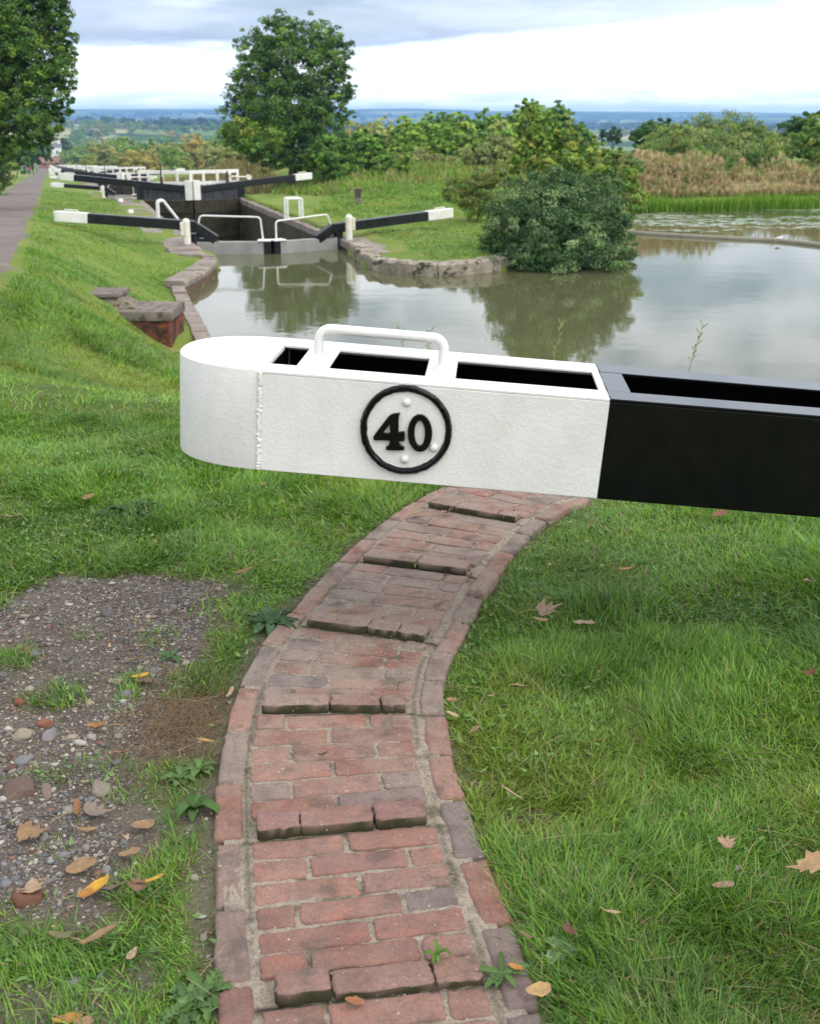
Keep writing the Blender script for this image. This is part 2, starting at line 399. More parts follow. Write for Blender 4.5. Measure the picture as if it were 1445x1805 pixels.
# ------------------------------------------------------------------ layout of the canal (u = to the right of its axis, v = down the flight)
W = -2.58                                       # water level of the pound below us
CP = -2.28                                      # coping level of the next lock
G0 = at_z(480, 447, W)[:2]                      # middle of that lock's top gates
AX = np.array([-637, 2042.0]); AX /= np.linalg.norm(AX); NX = np.array([AX[1], -AX[0]])
YAW = math.atan2(-AX[0], AX[1])
PITCH_V, DROP = 58.0, 2.15                      # lock spacing and fall
V_BOT = 20.5
def uv(x, y):
    dx = x - G0[0]; dy = y - G0[1]
    return dx * NX[0] + dy * NX[1], dx * AX[0] + dy * AX[1]
def loc(u, v, z=0.0):
    p = G0 + NX * u + AX * v; return np.array([p[0], p[1], z])
wp = lambda px, py: tuple(at_z(px, py, W)[:2])
POUND = [tuple(loc(2.35, .6)[:2]), wp(614, 446), wp(647, 472), wp(681, 480), wp(740, 485), wp(795, 485), wp(894, 477), (3.3, 32.6), (4.6, 33.3), (5.6, 33.6), (6.1, 34.3), (6.6, 37),
         (8.2, 45), (10.0, 52.6), (20, 54.6), (30, 56.3), (46, 58), (46, 14), (30, 12.6), (12, 11.8), (5, 12.3), (0, 13.6), (-2.3, 16.6), (-3.55, 20),
         wp(365, 590), wp(326, 522), wp(372, 496), wp(385, 468), tuple(loc(-2.35, .6)[:2])]
def zt(v):
    z = np.interp(v, [-80, -30, -27, -22, -17, -12, 0, 10, 20, 40, 58], [.2, 0, 0, -.35, -.80, -1.0, -1.45, -1.9, -2.3, -3.2, -3.85])
    return np.where(v > 58, -3.85 - .037 * (v - 58), z)
def zcanal(v):
    k = np.clip(np.floor((v - V_BOT) / PITCH_V), -1, 14)
    f = np.clip((v - V_BOT - k * PITCH_V - 1.0) / 16.0, 0, 1)
    return CP - DROP * np.where(k < 0, 0, k + f * f * (3 - 2 * f))
def zfar(x, y):
    D = np.hypot(x, y); az = np.arctan2(x, y)
    u, v = uv(x, y)
    base = np.where(v < 900, np.maximum(-3.85 - .037 * (np.maximum(v, 0) - 58), -34.0), -34.0)
    right = np.maximum(base, -2.1 - .085 * np.maximum(0, D - 108))
    m = sstep(6, 24, u + 0 * v) * sstep(700, 300, D)
    z = base * (1 - m) + right * m
    # rolling fields on the left about 1.5 - 2.6 km away
    z = z + sstep(1200, 1900, D) * sstep(4200, 2600, D) * (21 * np.exp(-((az + .33) / .10) ** 2) + 9 * np.exp(-((az + .16) / .08) ** 2) + 6 * fbm(x, y, .0011, 3))
    rid = 47 + 30 * (fbm(az * 900, D * .02, .016, 4) - .5) - 30 * sstep(-.05, .36, az)
    z = z + (rid + 34) * sstep(4600, 7600, D + 900 * (fbm(x, y, .0006, 3) - .5))
    return z
def ground_z(x, y):
    x = np.asarray(x, float); y = np.asarray(y, float)
    D = np.hypot(x, y); u, v = uv(x, y)
    d = seg_dist(x, y, POUND); ins = inside(x, y, POUND)
    far = zfar(x, y)
    # towpath side
    plat = sstep(-5.5, -2.5, v)
    zc = zcanal(v)
    zs = np.where(v > -4, zc, zc * plat + (W + .10) * (1 - plat))
    near = sstep(-17, -23, v)
    wid = 3.2 + (7.2 - 3.2) * near
    d0 = 1.7 * plat + .25 * (1 - plat)
    dl = np.where(v > .6, np.abs(u) - 2.35, d)
    tt = np.clip((dl - d0) / wid, 0, 1); tt = .55 * tt + .45 * tt * tt * (3 - 2 * tt)
    zl = zs + (zt(v) - zs) * tt + np.where(u < -9.6, np.minimum(.5, (-9.6 - u) * .12), 0)
    lump = (fbm(x, y, 1.3, 3) - .5) * .16 * sstep(5, 9, D)
    # meadow side
    zr = zc + (np.maximum(-2.12 - .0 * D, zc) - zc) * sstep(5, 12, u)
    zr = np.where(D > 100, np.maximum(zr, far), zr)
    right = (u > 0) & (y > 24)
    z = np.where(right, zr + lump * .8 + .10 * sstep(.4, 1.6, d), zl + lump)
    z = np.where(y < 6, np.minimum(z, 0.02), z)
    z = z - .42 * np.exp(-(((x + 4.55) / .85) ** 2 + ((y - 19.9) / .8) ** 2))
    k = sstep(95, 165, D)
    z = z * (1 - k) + far * k
    cut = (np.abs(u) < 2.5) & (v > -.5) & (v < 600)
    z = np.where(cut, zc - 5.5, z)
    z = np.where(ins, W - .12 - np.minimum(1.6, d * .8), z)
    z = z + np.where(D < 7, .012 * (fbm(x, y, 9, 3) - .5) * 2 - .022, 0)
    return z

# ------------------------------------------------------------------ the brick path's line, gravel patch and turf cover
LPX = [(397, 1805), (385, 1660), (376, 1540), (371, 1400), (378, 1330), (405, 1230), (440, 1160), (520, 1085), (555, 1035), (640, 950), (720, 893), (775, 865)]
RPX = [(935, 1805), (905, 1690), (868, 1580), (840, 1480), (815, 1390), (797, 1330), (785, 1250), (790, 1180), (805, 1120), (850, 1050), (900, 980), (965, 915), (1030, 880)]
Lw = np.array([at_z(*q, 0)[:2] for q in LPX]); Rw = np.array([at_z(*q, 0)[:2] for q in RPX])
Ls = smooth_line(np.vstack([[[-.27, 1.22]], Lw, [[.42, 4.93], [.86, 5.2]]]), .02); Rs = smooth_line(np.vstack([[[.27, 1.22]], Rw, [[1.05, 4.72]]]), .02)
mid = []
for p in Ls[::6]:
    q = Rs[np.argmin(np.hypot(*(Rs - p).T))]; mid.append((p + q) / 2)
mid = np.array(mid); keep = [0]
for i in range(1, len(mid)):
    if np.hypot(*(mid[i] - mid[keep[-1]])) > .15: keep.append(i)
CL = smooth_line(mid[keep], .01)
for _ in range(60): CL[1:-1] = (CL[:-2] + 2 * CL[1:-1] + CL[2:]) / 4
CS = np.concatenate([[0], np.cumsum(np.hypot(*np.diff(CL, axis=0).T))])
CT = np.gradient(CL, axis=0); CT /= np.linalg.norm(CT, axis=1)[:, None]
HALF = .292
def path_pt(s, t):
    x = np.interp(s, CS, CL[:, 0]); y = np.interp(s, CS, CL[:, 1]); tx = np.interp(s, CS, CT[:, 0]); ty = np.interp(s, CS, CT[:, 1])
    return x + ty * t, y - tx * t
PATCH = [at_z(px, py, 0)[:2] for px, py in [(-260, 1075), (-120, 1020), (40, 1045), (110, 1000), (200, 1005), (330, 995), (440, 1005), (430, 1045), (385, 1100), (350, 1160), (330, 1215),
         (395, 1225), (385, 1300), (330, 1345), (318, 1400), (345, 1450), (330, 1500), (290, 1560), (285, 1620), (200, 1660), (120, 1690), (0, 1672), (-200, 1690), (-330, 1500)]]
BARE = [(1000, 1462, .07), (930, 1440, .05), (1075, 1470, .045), (60, 1760, .09), (180, 1790, .07), (225, 1735, .07), (120, 1740, .05), (845, 1385, .04)]
BARE = [(*at_z(a, b, 0)[:2], r) for a, b, r in BARE]
def patch_sd(x, y):
    """signed distance to the ragged gravel patch, positive inside"""
    d = seg_dist(x, y, PATCH); d = np.where(inside(x, y, PATCH), d, -d)
    return d + .34 * (fbm(x, y, 2.6, 4) - .5) + .05 * (fbm(x, y, 14, 2) - .5)
def path_d(x, y): return seg_dist(x, y, CL[::8], closed=False)
def bare_w(x, y):
    w = sstep(-.03, .07, patch_sd(x, y))
    for bx, by, r in BARE:
        w = np.maximum(w, .72 * sstep(1.5, .4, np.hypot(x - bx, (y - by) * .8) / r + 1.3 * (fbm(x, y, 12, 3) - .5)))
    w = np.maximum(w, 1.0 * sstep(2.75, 2.35, y) * sstep(1.72, 1.92, y + .25 * (fbm(x, y, 4, 2) - .5)) * sstep(-.25, -.40, x) * sstep(.42, .62, fbm(x - 4, y + 2, 3.4, 4)))
    w = np.maximum(w, np.where(x < -.15, .8, .45) * sstep(.06, .0, path_d(x, y) - HALF + .12 * (fbm(x, y, 5, 3) - .55)))
    return w

# ------------------------------------------------------------------ ground sheets
def polar(r0, r1, ratio, fine=.25, span=42, coarse=6):
    a = np.concatenate([np.arange(-180, -span, coarse), np.arange(-span, span, fine), np.arange(span, 180, coarse)]) * math.pi / 180
    r = r0 * ratio ** np.arange(int(math.log(r1 / r0) / math.log(ratio)) + 2)
    A, R = np.meshgrid(a, r); na, nr = len(a), len(r)
    i = np.arange(nr - 1)[:, None] * na; j = np.arange(na)[None, :]; j2 = (j + 1) % na
    q = np.stack([i + j, i + j2, i + na + j2, i + na + j], -1).reshape(-1, 4)
    return (R * np.sin(A)).ravel(), (R * np.cos(A)).ravel(), q[:, ::-1], na
gx, gy, gq, na = polar(.5, 205, 1.0125)
gz = ground_z(gx, gy)
pd = path_d(gx, gy); gz = np.where((pd < HALF - .02) & (gy < 5.3), gz - .06, gz)
D_ = np.hypot(gx, gy)
soil = np.where(D_ < 9, bare_w(gx, gy), 0); mead = sstep(5, 26, D_)
u_, v_ = uv(gx, gy)
cols = np.stack([soil, mead, 0 * soil], 1)
gv = np.stack([gx, gy, gz], 1); gv = np.vstack([gv, [[0, 0, gz[:na].mean()]]]); cols = np.vstack([cols, [[0, 0, 0]]])
fan = np.stack([np.arange(na), (np.arange(na) + 1) % na, np.full(na, len(gv) - 1)], 1)
g = link('ground', np_mesh('ground', gv, [gq, fan], cols, smooth=True), M_GROUND); tag(g, kind='structure')
hx, hy, hq, na = polar(190, 11500, 1.02, .35, 46, 6)
hz = zfar(hx, hy) - .25
tag(link('hills', np_mesh('hills', np.stack([hx, hy, hz], 1), [hq], smooth=True), M_HILLS), kind='structure')

# towpath strip
m_, n_ = new_mat('towpath_gravel'); v_n = geoco(n_)
c_ = n_.mix(n_.ramp(n_.noise(v_n, 1.2, 6, .65), .35, .65), (.140, .116, .102), (.215, .182, .160))
c_ = n_.mix(n_.ramp(n_.noise(v_n, 22, 4, .7), .55, .68), c_, (.11, .095, .085))
finish(n_, c_, .95, .15, bumped(n_, n_.noise(v_n, 25, 5, .7), .8, .02)); M_TOW = m_
vv = np.concatenate([np.arange(-34, 70, .5), np.arange(70, 640, 5)])
wob = lambda v, s: .35 * (fbm(v, 0 * v + s, .35, 3) - .5) * 2
rows = []
for i, f in enumerate(np.linspace(0, 1, 9)):
    uu = -9.9 + f * 2.75 - .55 * sstep(-15, -23, vv) + (wob(vv, 3.3) if i == 0 else wob(vv, 8.8) if i == 8 else 0)
    p = G0[None] + NX[None] * np.asarray(uu + 0 * vv)[:, None] + AX[None] * vv[:, None]
    zz_ = np.where(np.hypot(*p.T) < 150, ground_z(p[:, 0], p[:, 1]), np.maximum(ground_z(p[:, 0], p[:, 1]), zfar(p[:, 0], p[:, 1]))) + .035 - .05 * (i in (0, 8))
    rows.append(np.column_stack([p, zz_]))
tv = np.array(rows); nrow, ncol = tv.shape[:2]
i = np.arange(nrow - 1)[:, None] * ncol; j = np.arange(ncol - 1)[None]
tag(link('towpath', np_mesh('towpath', tv.reshape(-1, 3), [np.stack([i + j, i + j + 1, i + ncol + j + 1, i + ncol + j], -1).reshape(-1, 4)], smooth=True), M_TOW), kind='structure')

# water: the pound with its side pond, and each pound further down the flight
b = MB(); POND = [p for p in POUND]
cx_, cy_ = np.mean(POND, axis=0)
sheet = [(-6, 11.5), (47, 11.5), (47, 60), (9, 56), (0, 33.5), tuple(loc(2.6, .9)[:2]), tuple(loc(-2.6, .9)[:2]), tuple(loc(-3.4, -2.5)[:2]), (-7, 29.5), (-5.4, 22)]
wv = [(p[0], p[1], W) for p in sheet]; me = bpy.data.meshes.new('water'); me.from_pydata(wv, [], [tuple(range(len(wv)))])
tag(link('water', me, M_WATER), kind='structure')
for k in range(0, 9):
    z = W - DROP * (k + 1)
    wv = [tuple(loc(u, v, z - (.0 if v > k * PITCH_V + V_BOT else 0))) for u, v in ((-2.5, k * PITCH_V + .8), (2.5, k * PITCH_V + .8), (2.5, (k + 1) * PITCH_V + .5), (-2.5, (k + 1) * PITCH_V + .5))]
    me = bpy.data.meshes.new('water'); me.from_pydata(wv, [], [(0, 1, 2, 3)]); tag(link('water', me, M_WATER), kind='structure')

# ------------------------------------------------------------------ brick path
bv, bq, bt, bc = [], [], [], []
REDS = np.array([[.278, .118, .085], [.252, .108, .082], [.290, .138, .102], [.228, .102, .084], [.262, .132, .106]])
GREYS = np.array([[.190, .140, .132], [.205, .150, .140], [.165, .138, .135], [.225, .155, .135]])
def brick(s0, s1, t0, t1, top, grey=.25, round_=.010, colour=None):
    """one worn brick in path coordinates (s along, t across)"""
    k = 7; e = .0016; ds, dt = s1 - s0, t1 - t0; c = min(.0055, ds * .2)
    xs = np.linspace(t0 + c, t1 - c, k); ys = np.linspace(s0 + c, s1 - c, k)
    ring = np.array([(s0, x) for x in xs] + [(y, t1) for y in ys] + [(s1, x) for x in xs[::-1]] + [(y, t0) for y in ys[::-1]])
    ring = ring + rng.normal(0, e, ring.shape); cs, ct = ring.mean(0)
    tilt = rng.normal(0, .012, 2); m = len(ring); base = sum(len(a) for a in bv)
    lay = []
    for ins, dz in ((0, -.055 if colour is None else -.033), (0, -round_), (round_ * .35, -round_ * .3), (round_, 0), (round_ * 2.2, .0008)):
        r = ring.copy(); r[:, 0] += np.clip(cs - r[:, 0], -1, 1) / (ds / 2) * ins; r[:, 1] += np.clip(ct - r[:, 1], -1, 1) / (dt / 2) * ins
        x, y = path_pt(r[:, 0], r[:, 1])
        z = top + dz + (r[:, 0] - cs) * tilt[0] + (r[:, 1] - ct) * tilt[1] * .5 + rng.normal(0, .0009, m)
        lay.append(np.column_stack([x, y, z]))
    x, y = path_pt(np.array([cs]), np.array([ct])); lay.append(np.array([[x[0], y[0], top + .001]]))
    for L in lay: bv.append(L)
    j = np.arange(m); j2 = (j + 1) % m
    for a in range(4): bq.append(np.stack([base + a * m + j, base + a * m + j2, base + (a + 1) * m + j2, base + (a + 1) * m + j], 1))
    bt.append(np.stack([base + 4 * m + j, base + 4 * m + j2, np.full(m, base + 5 * m)], 1))
    pal = GREYS if rng.random() < grey else REDS
    c_ = pal[rng.integers(len(pal))] * rng.uniform(.85, 1.12)
    if colour is not None: c_ = colour * rng.uniform(.88, 1.12) * np.array([1, rng.uniform(.94, 1.06), rng.uniform(.92, 1.08)])
    cv = np.repeat(c_[None], 5 * m + 1, 0)
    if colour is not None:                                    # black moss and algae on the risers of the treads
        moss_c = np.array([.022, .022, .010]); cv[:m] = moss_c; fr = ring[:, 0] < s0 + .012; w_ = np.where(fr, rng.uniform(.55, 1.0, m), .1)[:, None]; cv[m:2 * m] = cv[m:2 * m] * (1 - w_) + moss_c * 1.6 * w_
    bc.append(cv)
ridge_px = [(650, 1752), (605, 1462), (590, 1253), (645, 1113), (740, 1001), (840, 907)]
ridge_s = []
for q in ridge_px:
    p = at_z(*q, .02)[:2]; ridge_s.append(CS[np.argmin(np.hypot(*(CL - p).T))])
step = np.mean(np.diff(ridge_s)); ridge_s = [ridge_s[0] - step] + ridge_s + [ridge_s[-1] + step]
INW = HALF - .078
for a in range(len(ridge_s) - 1):
    nrow = 7; pitch = (ridge_s[a + 1] - ridge_s[a]) / nrow
    for r in range(nrow):
        s0 = ridge_s[a] + r * pitch + .005; s1 = ridge_s[a] + (r + 1) * pitch - .005; top = .0105 + (.026 if r == 0 else 0)
        if r == 1: top += .004
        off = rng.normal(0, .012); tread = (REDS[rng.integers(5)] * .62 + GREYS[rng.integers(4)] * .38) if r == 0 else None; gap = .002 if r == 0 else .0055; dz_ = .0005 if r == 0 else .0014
        if r == 0 and a == 1: cuts = [-INW + .03, -INW + .135, -INW + .33, INW - .005]
        elif r == 0: cuts = [-INW + .015, rng.uniform(-.10, .02), rng.uniform(.07, .13), INW - .02]
        elif (r + a) % 2: cuts = [-INW, off, INW]
        else: cuts = [-INW, -.112 + off, .108 + off, INW]
        if a > 2 and rng.random() < .3 and r: cuts = [-INW, -.06 + off, .14 + off, INW]
        if r == 0 and rng.random() < .4: cuts = [cuts[0], off, cuts[-1]]
        for c0, c1 in zip(cuts[:-1], cuts[1:]):
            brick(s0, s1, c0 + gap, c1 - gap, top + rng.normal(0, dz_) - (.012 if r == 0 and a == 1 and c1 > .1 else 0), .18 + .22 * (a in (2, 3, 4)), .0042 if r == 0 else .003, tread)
for side in (-1, 1):                                            # long edging bricks
    s = .02 + .07 * (side > 0)
    while s < ridge_s[-1]:
        L = .213 + rng.normal(0, .004)
        t0, t1 = (-HALF, -HALF + .066) if side < 0 else (HALF - .066, HALF)
        w_ = rng.normal(0, .003) + (.010 if side > 0 else 0)
        brick(s, s + L, t0 + w_, t1 + w_, .010 + rng.normal(0, .003), .45, .009); s += L + .012
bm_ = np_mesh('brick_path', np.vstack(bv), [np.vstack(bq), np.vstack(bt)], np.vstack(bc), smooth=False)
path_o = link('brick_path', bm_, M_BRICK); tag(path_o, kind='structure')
ss = np.arange(0.0, ridge_s[-1] + .02, .012); ts = np.linspace(-HALF + .02, HALF - .02, 42)
SS, TT = np.meshgrid(ss, ts, indexing='ij'); mx, my = path_pt(SS.ravel(), TT.ravel())
grime = np.max([np.exp(-np.clip(q - SS.ravel(), 0, 9) / .010) * (SS.ravel() < q + .01) for q in ridge_s], axis=0)
grime = np.maximum(grime, .55 * (np.abs(np.abs(TT.ravel()) - INW - .006) < .009) * (fbm(mx, my, 3, 3) > .5))
mz = .0070 + .0028 * (fbm(mx, my, 14, 3) - .5) * 2 - .003 * (fbm(mx, my, 70, 2) - .5)
mz = np.where(np.abs(TT.ravel()) > INW + .013, mz - .004, mz)
i = np.arange(len(ss) - 1)[:, None] * len(ts); j = np.arange(len(ts) - 1)[None]
tag(link('mortar_bed', np_mesh('mortar_bed', np.column_stack([mx, my, mz]), [np.stack([i + j, i + j + 1, i + len(ts) + j + 1, i + len(ts) + j], -1).reshape(-1, 4)], np.repeat(grime[:, None], 3, 1), smooth=True), M_MORTAR, path_o))

# ------------------------------------------------------------------ balance beam in front
BA = at_y(461, 653, 3.09); BB = at_y(1443, 733, 2.98); bd = (BB - BA) / np.linalg.norm(BB - BA)
bn = np.array([-bd[1], bd[0], 0]); bn /= np.linalg.norm(bn); bu = np.cross(bd, bn); bu = bu if bu[2] > 0 else -bu
bmat = Matrix((( *[bd[0]], bn[0], bu[0], BA[0]), (bd[1], bn[1], bu[1], BA[1]), (bd[2], bn[2], bu[2], BA[2]), (0, 0, 0, 1)))
HB = .297
def wid(s): return .488 - .022 * s                              # the box narrows towards the gate
beam = bpy.data.objects.new('balance_beam', None); COL.objects.link(beam); beam.matrix_world = bmat
tag(beam, 'large white and black balance beam with raised number 40 crossing the foreground', 'balance beam')
def cap_outline(ex=1.0, inset=0.0, k=28):
    w = wid(0) - 2 * inset; pts = []
    for a in np.linspace(math.pi / 2, -math.pi / 2, k):         # from back to front round the tail
        c, s = math.cos(a), math.sin(a); p = 2 / 2.35
        pts.append((-(.288 - inset) * abs(c) ** p, inset + w / 2 + math.copysign(abs(s) ** p, s) * w / 2))
    return pts
TH = .012
def plates(b, s0, s1, slots, inner=True):
    """steel box: front and back plate, bottom, and a top pierced by slots (s0, s1, skew)"""
    def q(s, w0, w1, z0, z1): pass
    W_ = lambda s, f: f if f >= 0 else wid(s) + f
    def slab(sa, sb, wa, wb, z0, z1):
        p = [(sa, W_(sa, wa)), (sb, W_(sb, wa)), (sb, W_(sb, wb)), (sa, W_(sa, wb))]
        b.hexa([(x, y, z0) for x, y in p], [(x, y, z1) for x, y in p])
    return slab
slots_w = [(-.012, .082), (.177, .459), (.548, .9625)]; slots_b = [(1.056, 2.45), (2.55, 3.6)]
FR, BK = .10, -.115
def shell(name, mat, s0, s1, slots, cap):
    b = MB()
    slab = plates(b, s0, s1, slots)
    zt_, zb = 0.0, -HB
    slab(max(s0, 0.0), s1, 0.0, TH, zb, zt_ - .009)                       # front web
    slab(max(s0, 0.0), s1, -TH, -1e-9, zb, zt_ - .009)                    # back web
    slab(max(s0, 0.0) , s1, TH, -TH, zb + .004, zb + .016)                # bottom
    edges = [max(s0, 0.0) if not cap else -.0121] + [e for sl in slots for e in sl] + [s1]
    # top flanges front / back
    slab(edges[0] if not cap else 0.0, s1, -.0 + 1e-9, FR, zt_ - .009, zt_); slab(edges[0] if not cap else 0.0, s1, BK, -1e-9, zt_ - .009, zt_)
    cross = [(e0, e1) for e0, e1 in zip(edges[0::2], edges[1::2])]
    for e0, e1 in cross:
        if e1 - e0 > .002: slab(max(e0, 0.0) if cap else e0, e1, FR, BK, zt_ - .0095, zt_ - .0006)
    return b
b = shell('beam_end', M_WHITE, 0.0, .985, slots_w, True)
be = b.build('beam_end', M_WHITE, beam, bevel=.0022, seg=1, smooth=True)
# rounded cap: curved wall, top and bottom
b = MB(); o = cap_outline(); inn = cap_outline(inset=TH)
k = len(o)
vs = [(x, y, -HB) for x, y in o] + [(x, y, 0.0) for x, y in o]
b.add(vs, [(i_, i_ + 1, k + i_ + 1, k + i_) for i_ in range(k - 1)] + [tuple(range(k)), tuple(range(2 * k - 1, k - 1, -1)), (k - 1, 0, k, 2 * k - 1)])
b.build('rounded_cap', M_WHITE, beam, bevel=.004, seg=2, smooth=True)
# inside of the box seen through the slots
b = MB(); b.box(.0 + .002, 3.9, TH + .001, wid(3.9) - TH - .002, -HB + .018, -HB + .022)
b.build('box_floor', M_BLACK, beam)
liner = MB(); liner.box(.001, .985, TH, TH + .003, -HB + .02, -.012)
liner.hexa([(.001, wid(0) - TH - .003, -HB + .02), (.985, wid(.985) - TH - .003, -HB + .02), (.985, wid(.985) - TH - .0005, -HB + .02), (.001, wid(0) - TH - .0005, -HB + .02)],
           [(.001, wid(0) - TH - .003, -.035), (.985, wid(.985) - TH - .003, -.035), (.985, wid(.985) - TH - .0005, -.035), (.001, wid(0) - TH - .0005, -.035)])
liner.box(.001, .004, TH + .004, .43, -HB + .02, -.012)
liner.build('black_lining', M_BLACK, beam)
b = shell('beam_body', M_BLACK, .9855, 4.6, slots_b, False)
b.build('beam_body', M_BLACK, beam, bevel=.0022, smooth=True)
# lumpy weld bead down the joint between cap and plate
zs = np.linspace(-HB + .003, -.004, 64); b = MB()
b.tube([(-.004 + rng.normal(0, .0011), -.0005 + rng.normal(0, .0007), z) for z in zs], [.0052 + .0016 * abs(math.sin(z * 260 + rng.normal(0, .6))) + rng.normal(0, .0006) for z in zs], 8)
b.build('weld_bead', M_WHITE, beam, smooth=True)
# grab handle
hp = [(.132, .205, 0), (.132, .205, .060)]
for a in np.linspace(0, math.pi / 2, 7): hp.append((.132 + .034 * (1 - math.cos(a)), .205, .060 + .034 * math.sin(a)))
for a in np.linspace(0, math.pi / 2, 7): hp.append((.472 + .034 * math.sin(a), .205 - .006, .060 + .034 * math.cos(a)))
hp += [(.506, .199, 0)]
b = MB(); b.tube(hp, .0148, 14)
hd = b.build('handle', M_WHITE, beam, smooth=True)
b = MB()
for s, w in ((.132, .205), (.506, .199)):
    b = MB(); b.lathe((s, w, -.001), [(.030, 0), (.027, .006), (.019, .012), (.015, .018)], 16); b.build('weld_foot', M_WHITE, hd, smooth=True)
# number plate
PC = (.4205, -.138)
plate = empty('number_plate'); plate.parent = beam; plate.location = (PC[0], 0, PC[1]); plate.rotation_euler = (math.pi / 2, 0, 0)   # local x right, y up, z out
def lath_z(b, prof, k=64, jit=0.0):
    base = len(b.v); m = len(prof); jj = rng.normal(0, jit, (m, k)) if jit else np.zeros((m, k)); rr = [1 + .006 * math.sin(3 * a + 1) for a in np.linspace(0, 2 * math.pi, k, endpoint=False)]
    for q, (r, z) in enumerate(prof):
        for j_ in range(k):
            a = 2 * math.pi * j_ / k; b.v.append(((r * rr[j_] + jj[q, j_]) * math.cos(a), (r * rr[j_] + jj[q, j_]) * math.sin(a), z + jj[q, j_] * .4))
    for i_ in range(m - 1):
        for j_ in range(k):
            a = base + i_ * k + j_; c = base + i_ * k + (j_ + 1) % k; b.f.append((a, c, c + k, a + k))
    return base
b = MB(); base = lath_z(b, [(.129, -.001), (.129, .006), (.113, .0065)]); b.f.append(tuple(base + 2 * 64 + j_ for j_ in range(64)))
b.build('plate_disc', M_WHITE, plate, smooth=True)
b = MB(); lath_z(b, [(.1315, .0), (.1312, .010), (.127, .0155), (.121, .0165), (.115, .014), (.1118, .0068), (.1118, .005)], 96, .0006)
b.build('raised_ring', M_BLACK, plate, smooth=True)
ca, sa_ = math.cos(math.radians(4.6)), math.sin(math.radians(4.6)); ZP = .0002018
def zp(x, y):
    dx, dy = (x - 713) * ZP, -(y - 725) * ZP
    return (dx * ca - dy * sa_, dx * sa_ + dy * ca)
def glyph(name, loops):
    cu = bpy.data.curves.new(name, 'CURVE'); cu.dimensions = '2D'; cu.fill_mode = 'BOTH'; cu.extrude = .0052; cu.bevel_depth = .0014; cu.bevel_resolution = 2; cu.offset = -.0012
    for L in loops:
        sp = cu.splines.new('POLY'); sp.points.add(len(L) - 1); sp.use_cyclic_u = True
        for p_, q_ in zip(sp.points, L): p_.co = (*zp(*q_), 0, 1)
    t = bpy.data.objects.new('tmp', cu); COL.objects.link(t); bpy.context.view_layer.update()
    me = bpy.data.meshes.new_from_object(t.evaluated_get(bpy.context.evaluated_depsgraph_get())); bpy.data.objects.remove(t)
    me.materials.clear(); me.name = name
    return link(name, me, M_BLACK, plate, (0, 0, .0115))
glyph('digit', [[(500, 492), (560, 472), (640, 462), (622, 505), (616, 560), (612, 742), (640, 742), (652, 735), (698, 735), (700, 800), (694, 868), (640, 876), (612, 876), (616, 905), (640, 932), (690, 962), (688, 1006), (560, 1010), (435, 1004),
                 (430, 962), (470, 935), (486, 900), (484, 866), (380, 860), (262, 862), (252, 812), (300, 745), (400, 615), (460, 535)], [(494, 622), (440, 690), (396, 752), (450, 760), (492, 752)]])
ell = lambda cx, cy, rx, ry, tl, k=40: [(cx + rx * math.cos(a) + tl * math.sin(a), cy + ry * math.sin(a)) for a in np.linspace(0, 2 * math.pi, k, endpoint=False)]
glyph('digit', [ell(915, 756, 172, 272, 0), ell(912, 756, 74, 186, -2)])
for x, y, r in ((735, 322, .0125), (1108, 978, .0128), (690, 1152, .0128)):
    b = MB(); base = len(b.v); X, Y = zp(x, y)
    prof = [(r, .006), (r * .96, .0105), (r * .75, .0145), (r * .4, .017), (.0005, .0178)]
    for rr_, z in prof:
        for j_ in range(18): b.v.append((X + rr_ * math.cos(j_ * math.pi / 9), Y + rr_ * math.sin(j_ * math.pi / 9), z))
    for i_ in range(4):
        for j_ in range(18): b.f.append((base + i_ * 18 + j_, base + i_ * 18 + (j_ + 1) % 18, base + (i_ + 1) * 18 + (j_ + 1) % 18, base + (i_ + 1) * 18 + j_))
    b.build('bolt', M_WHITE, plate, smooth=True)
beam['kind'] = 'thing'
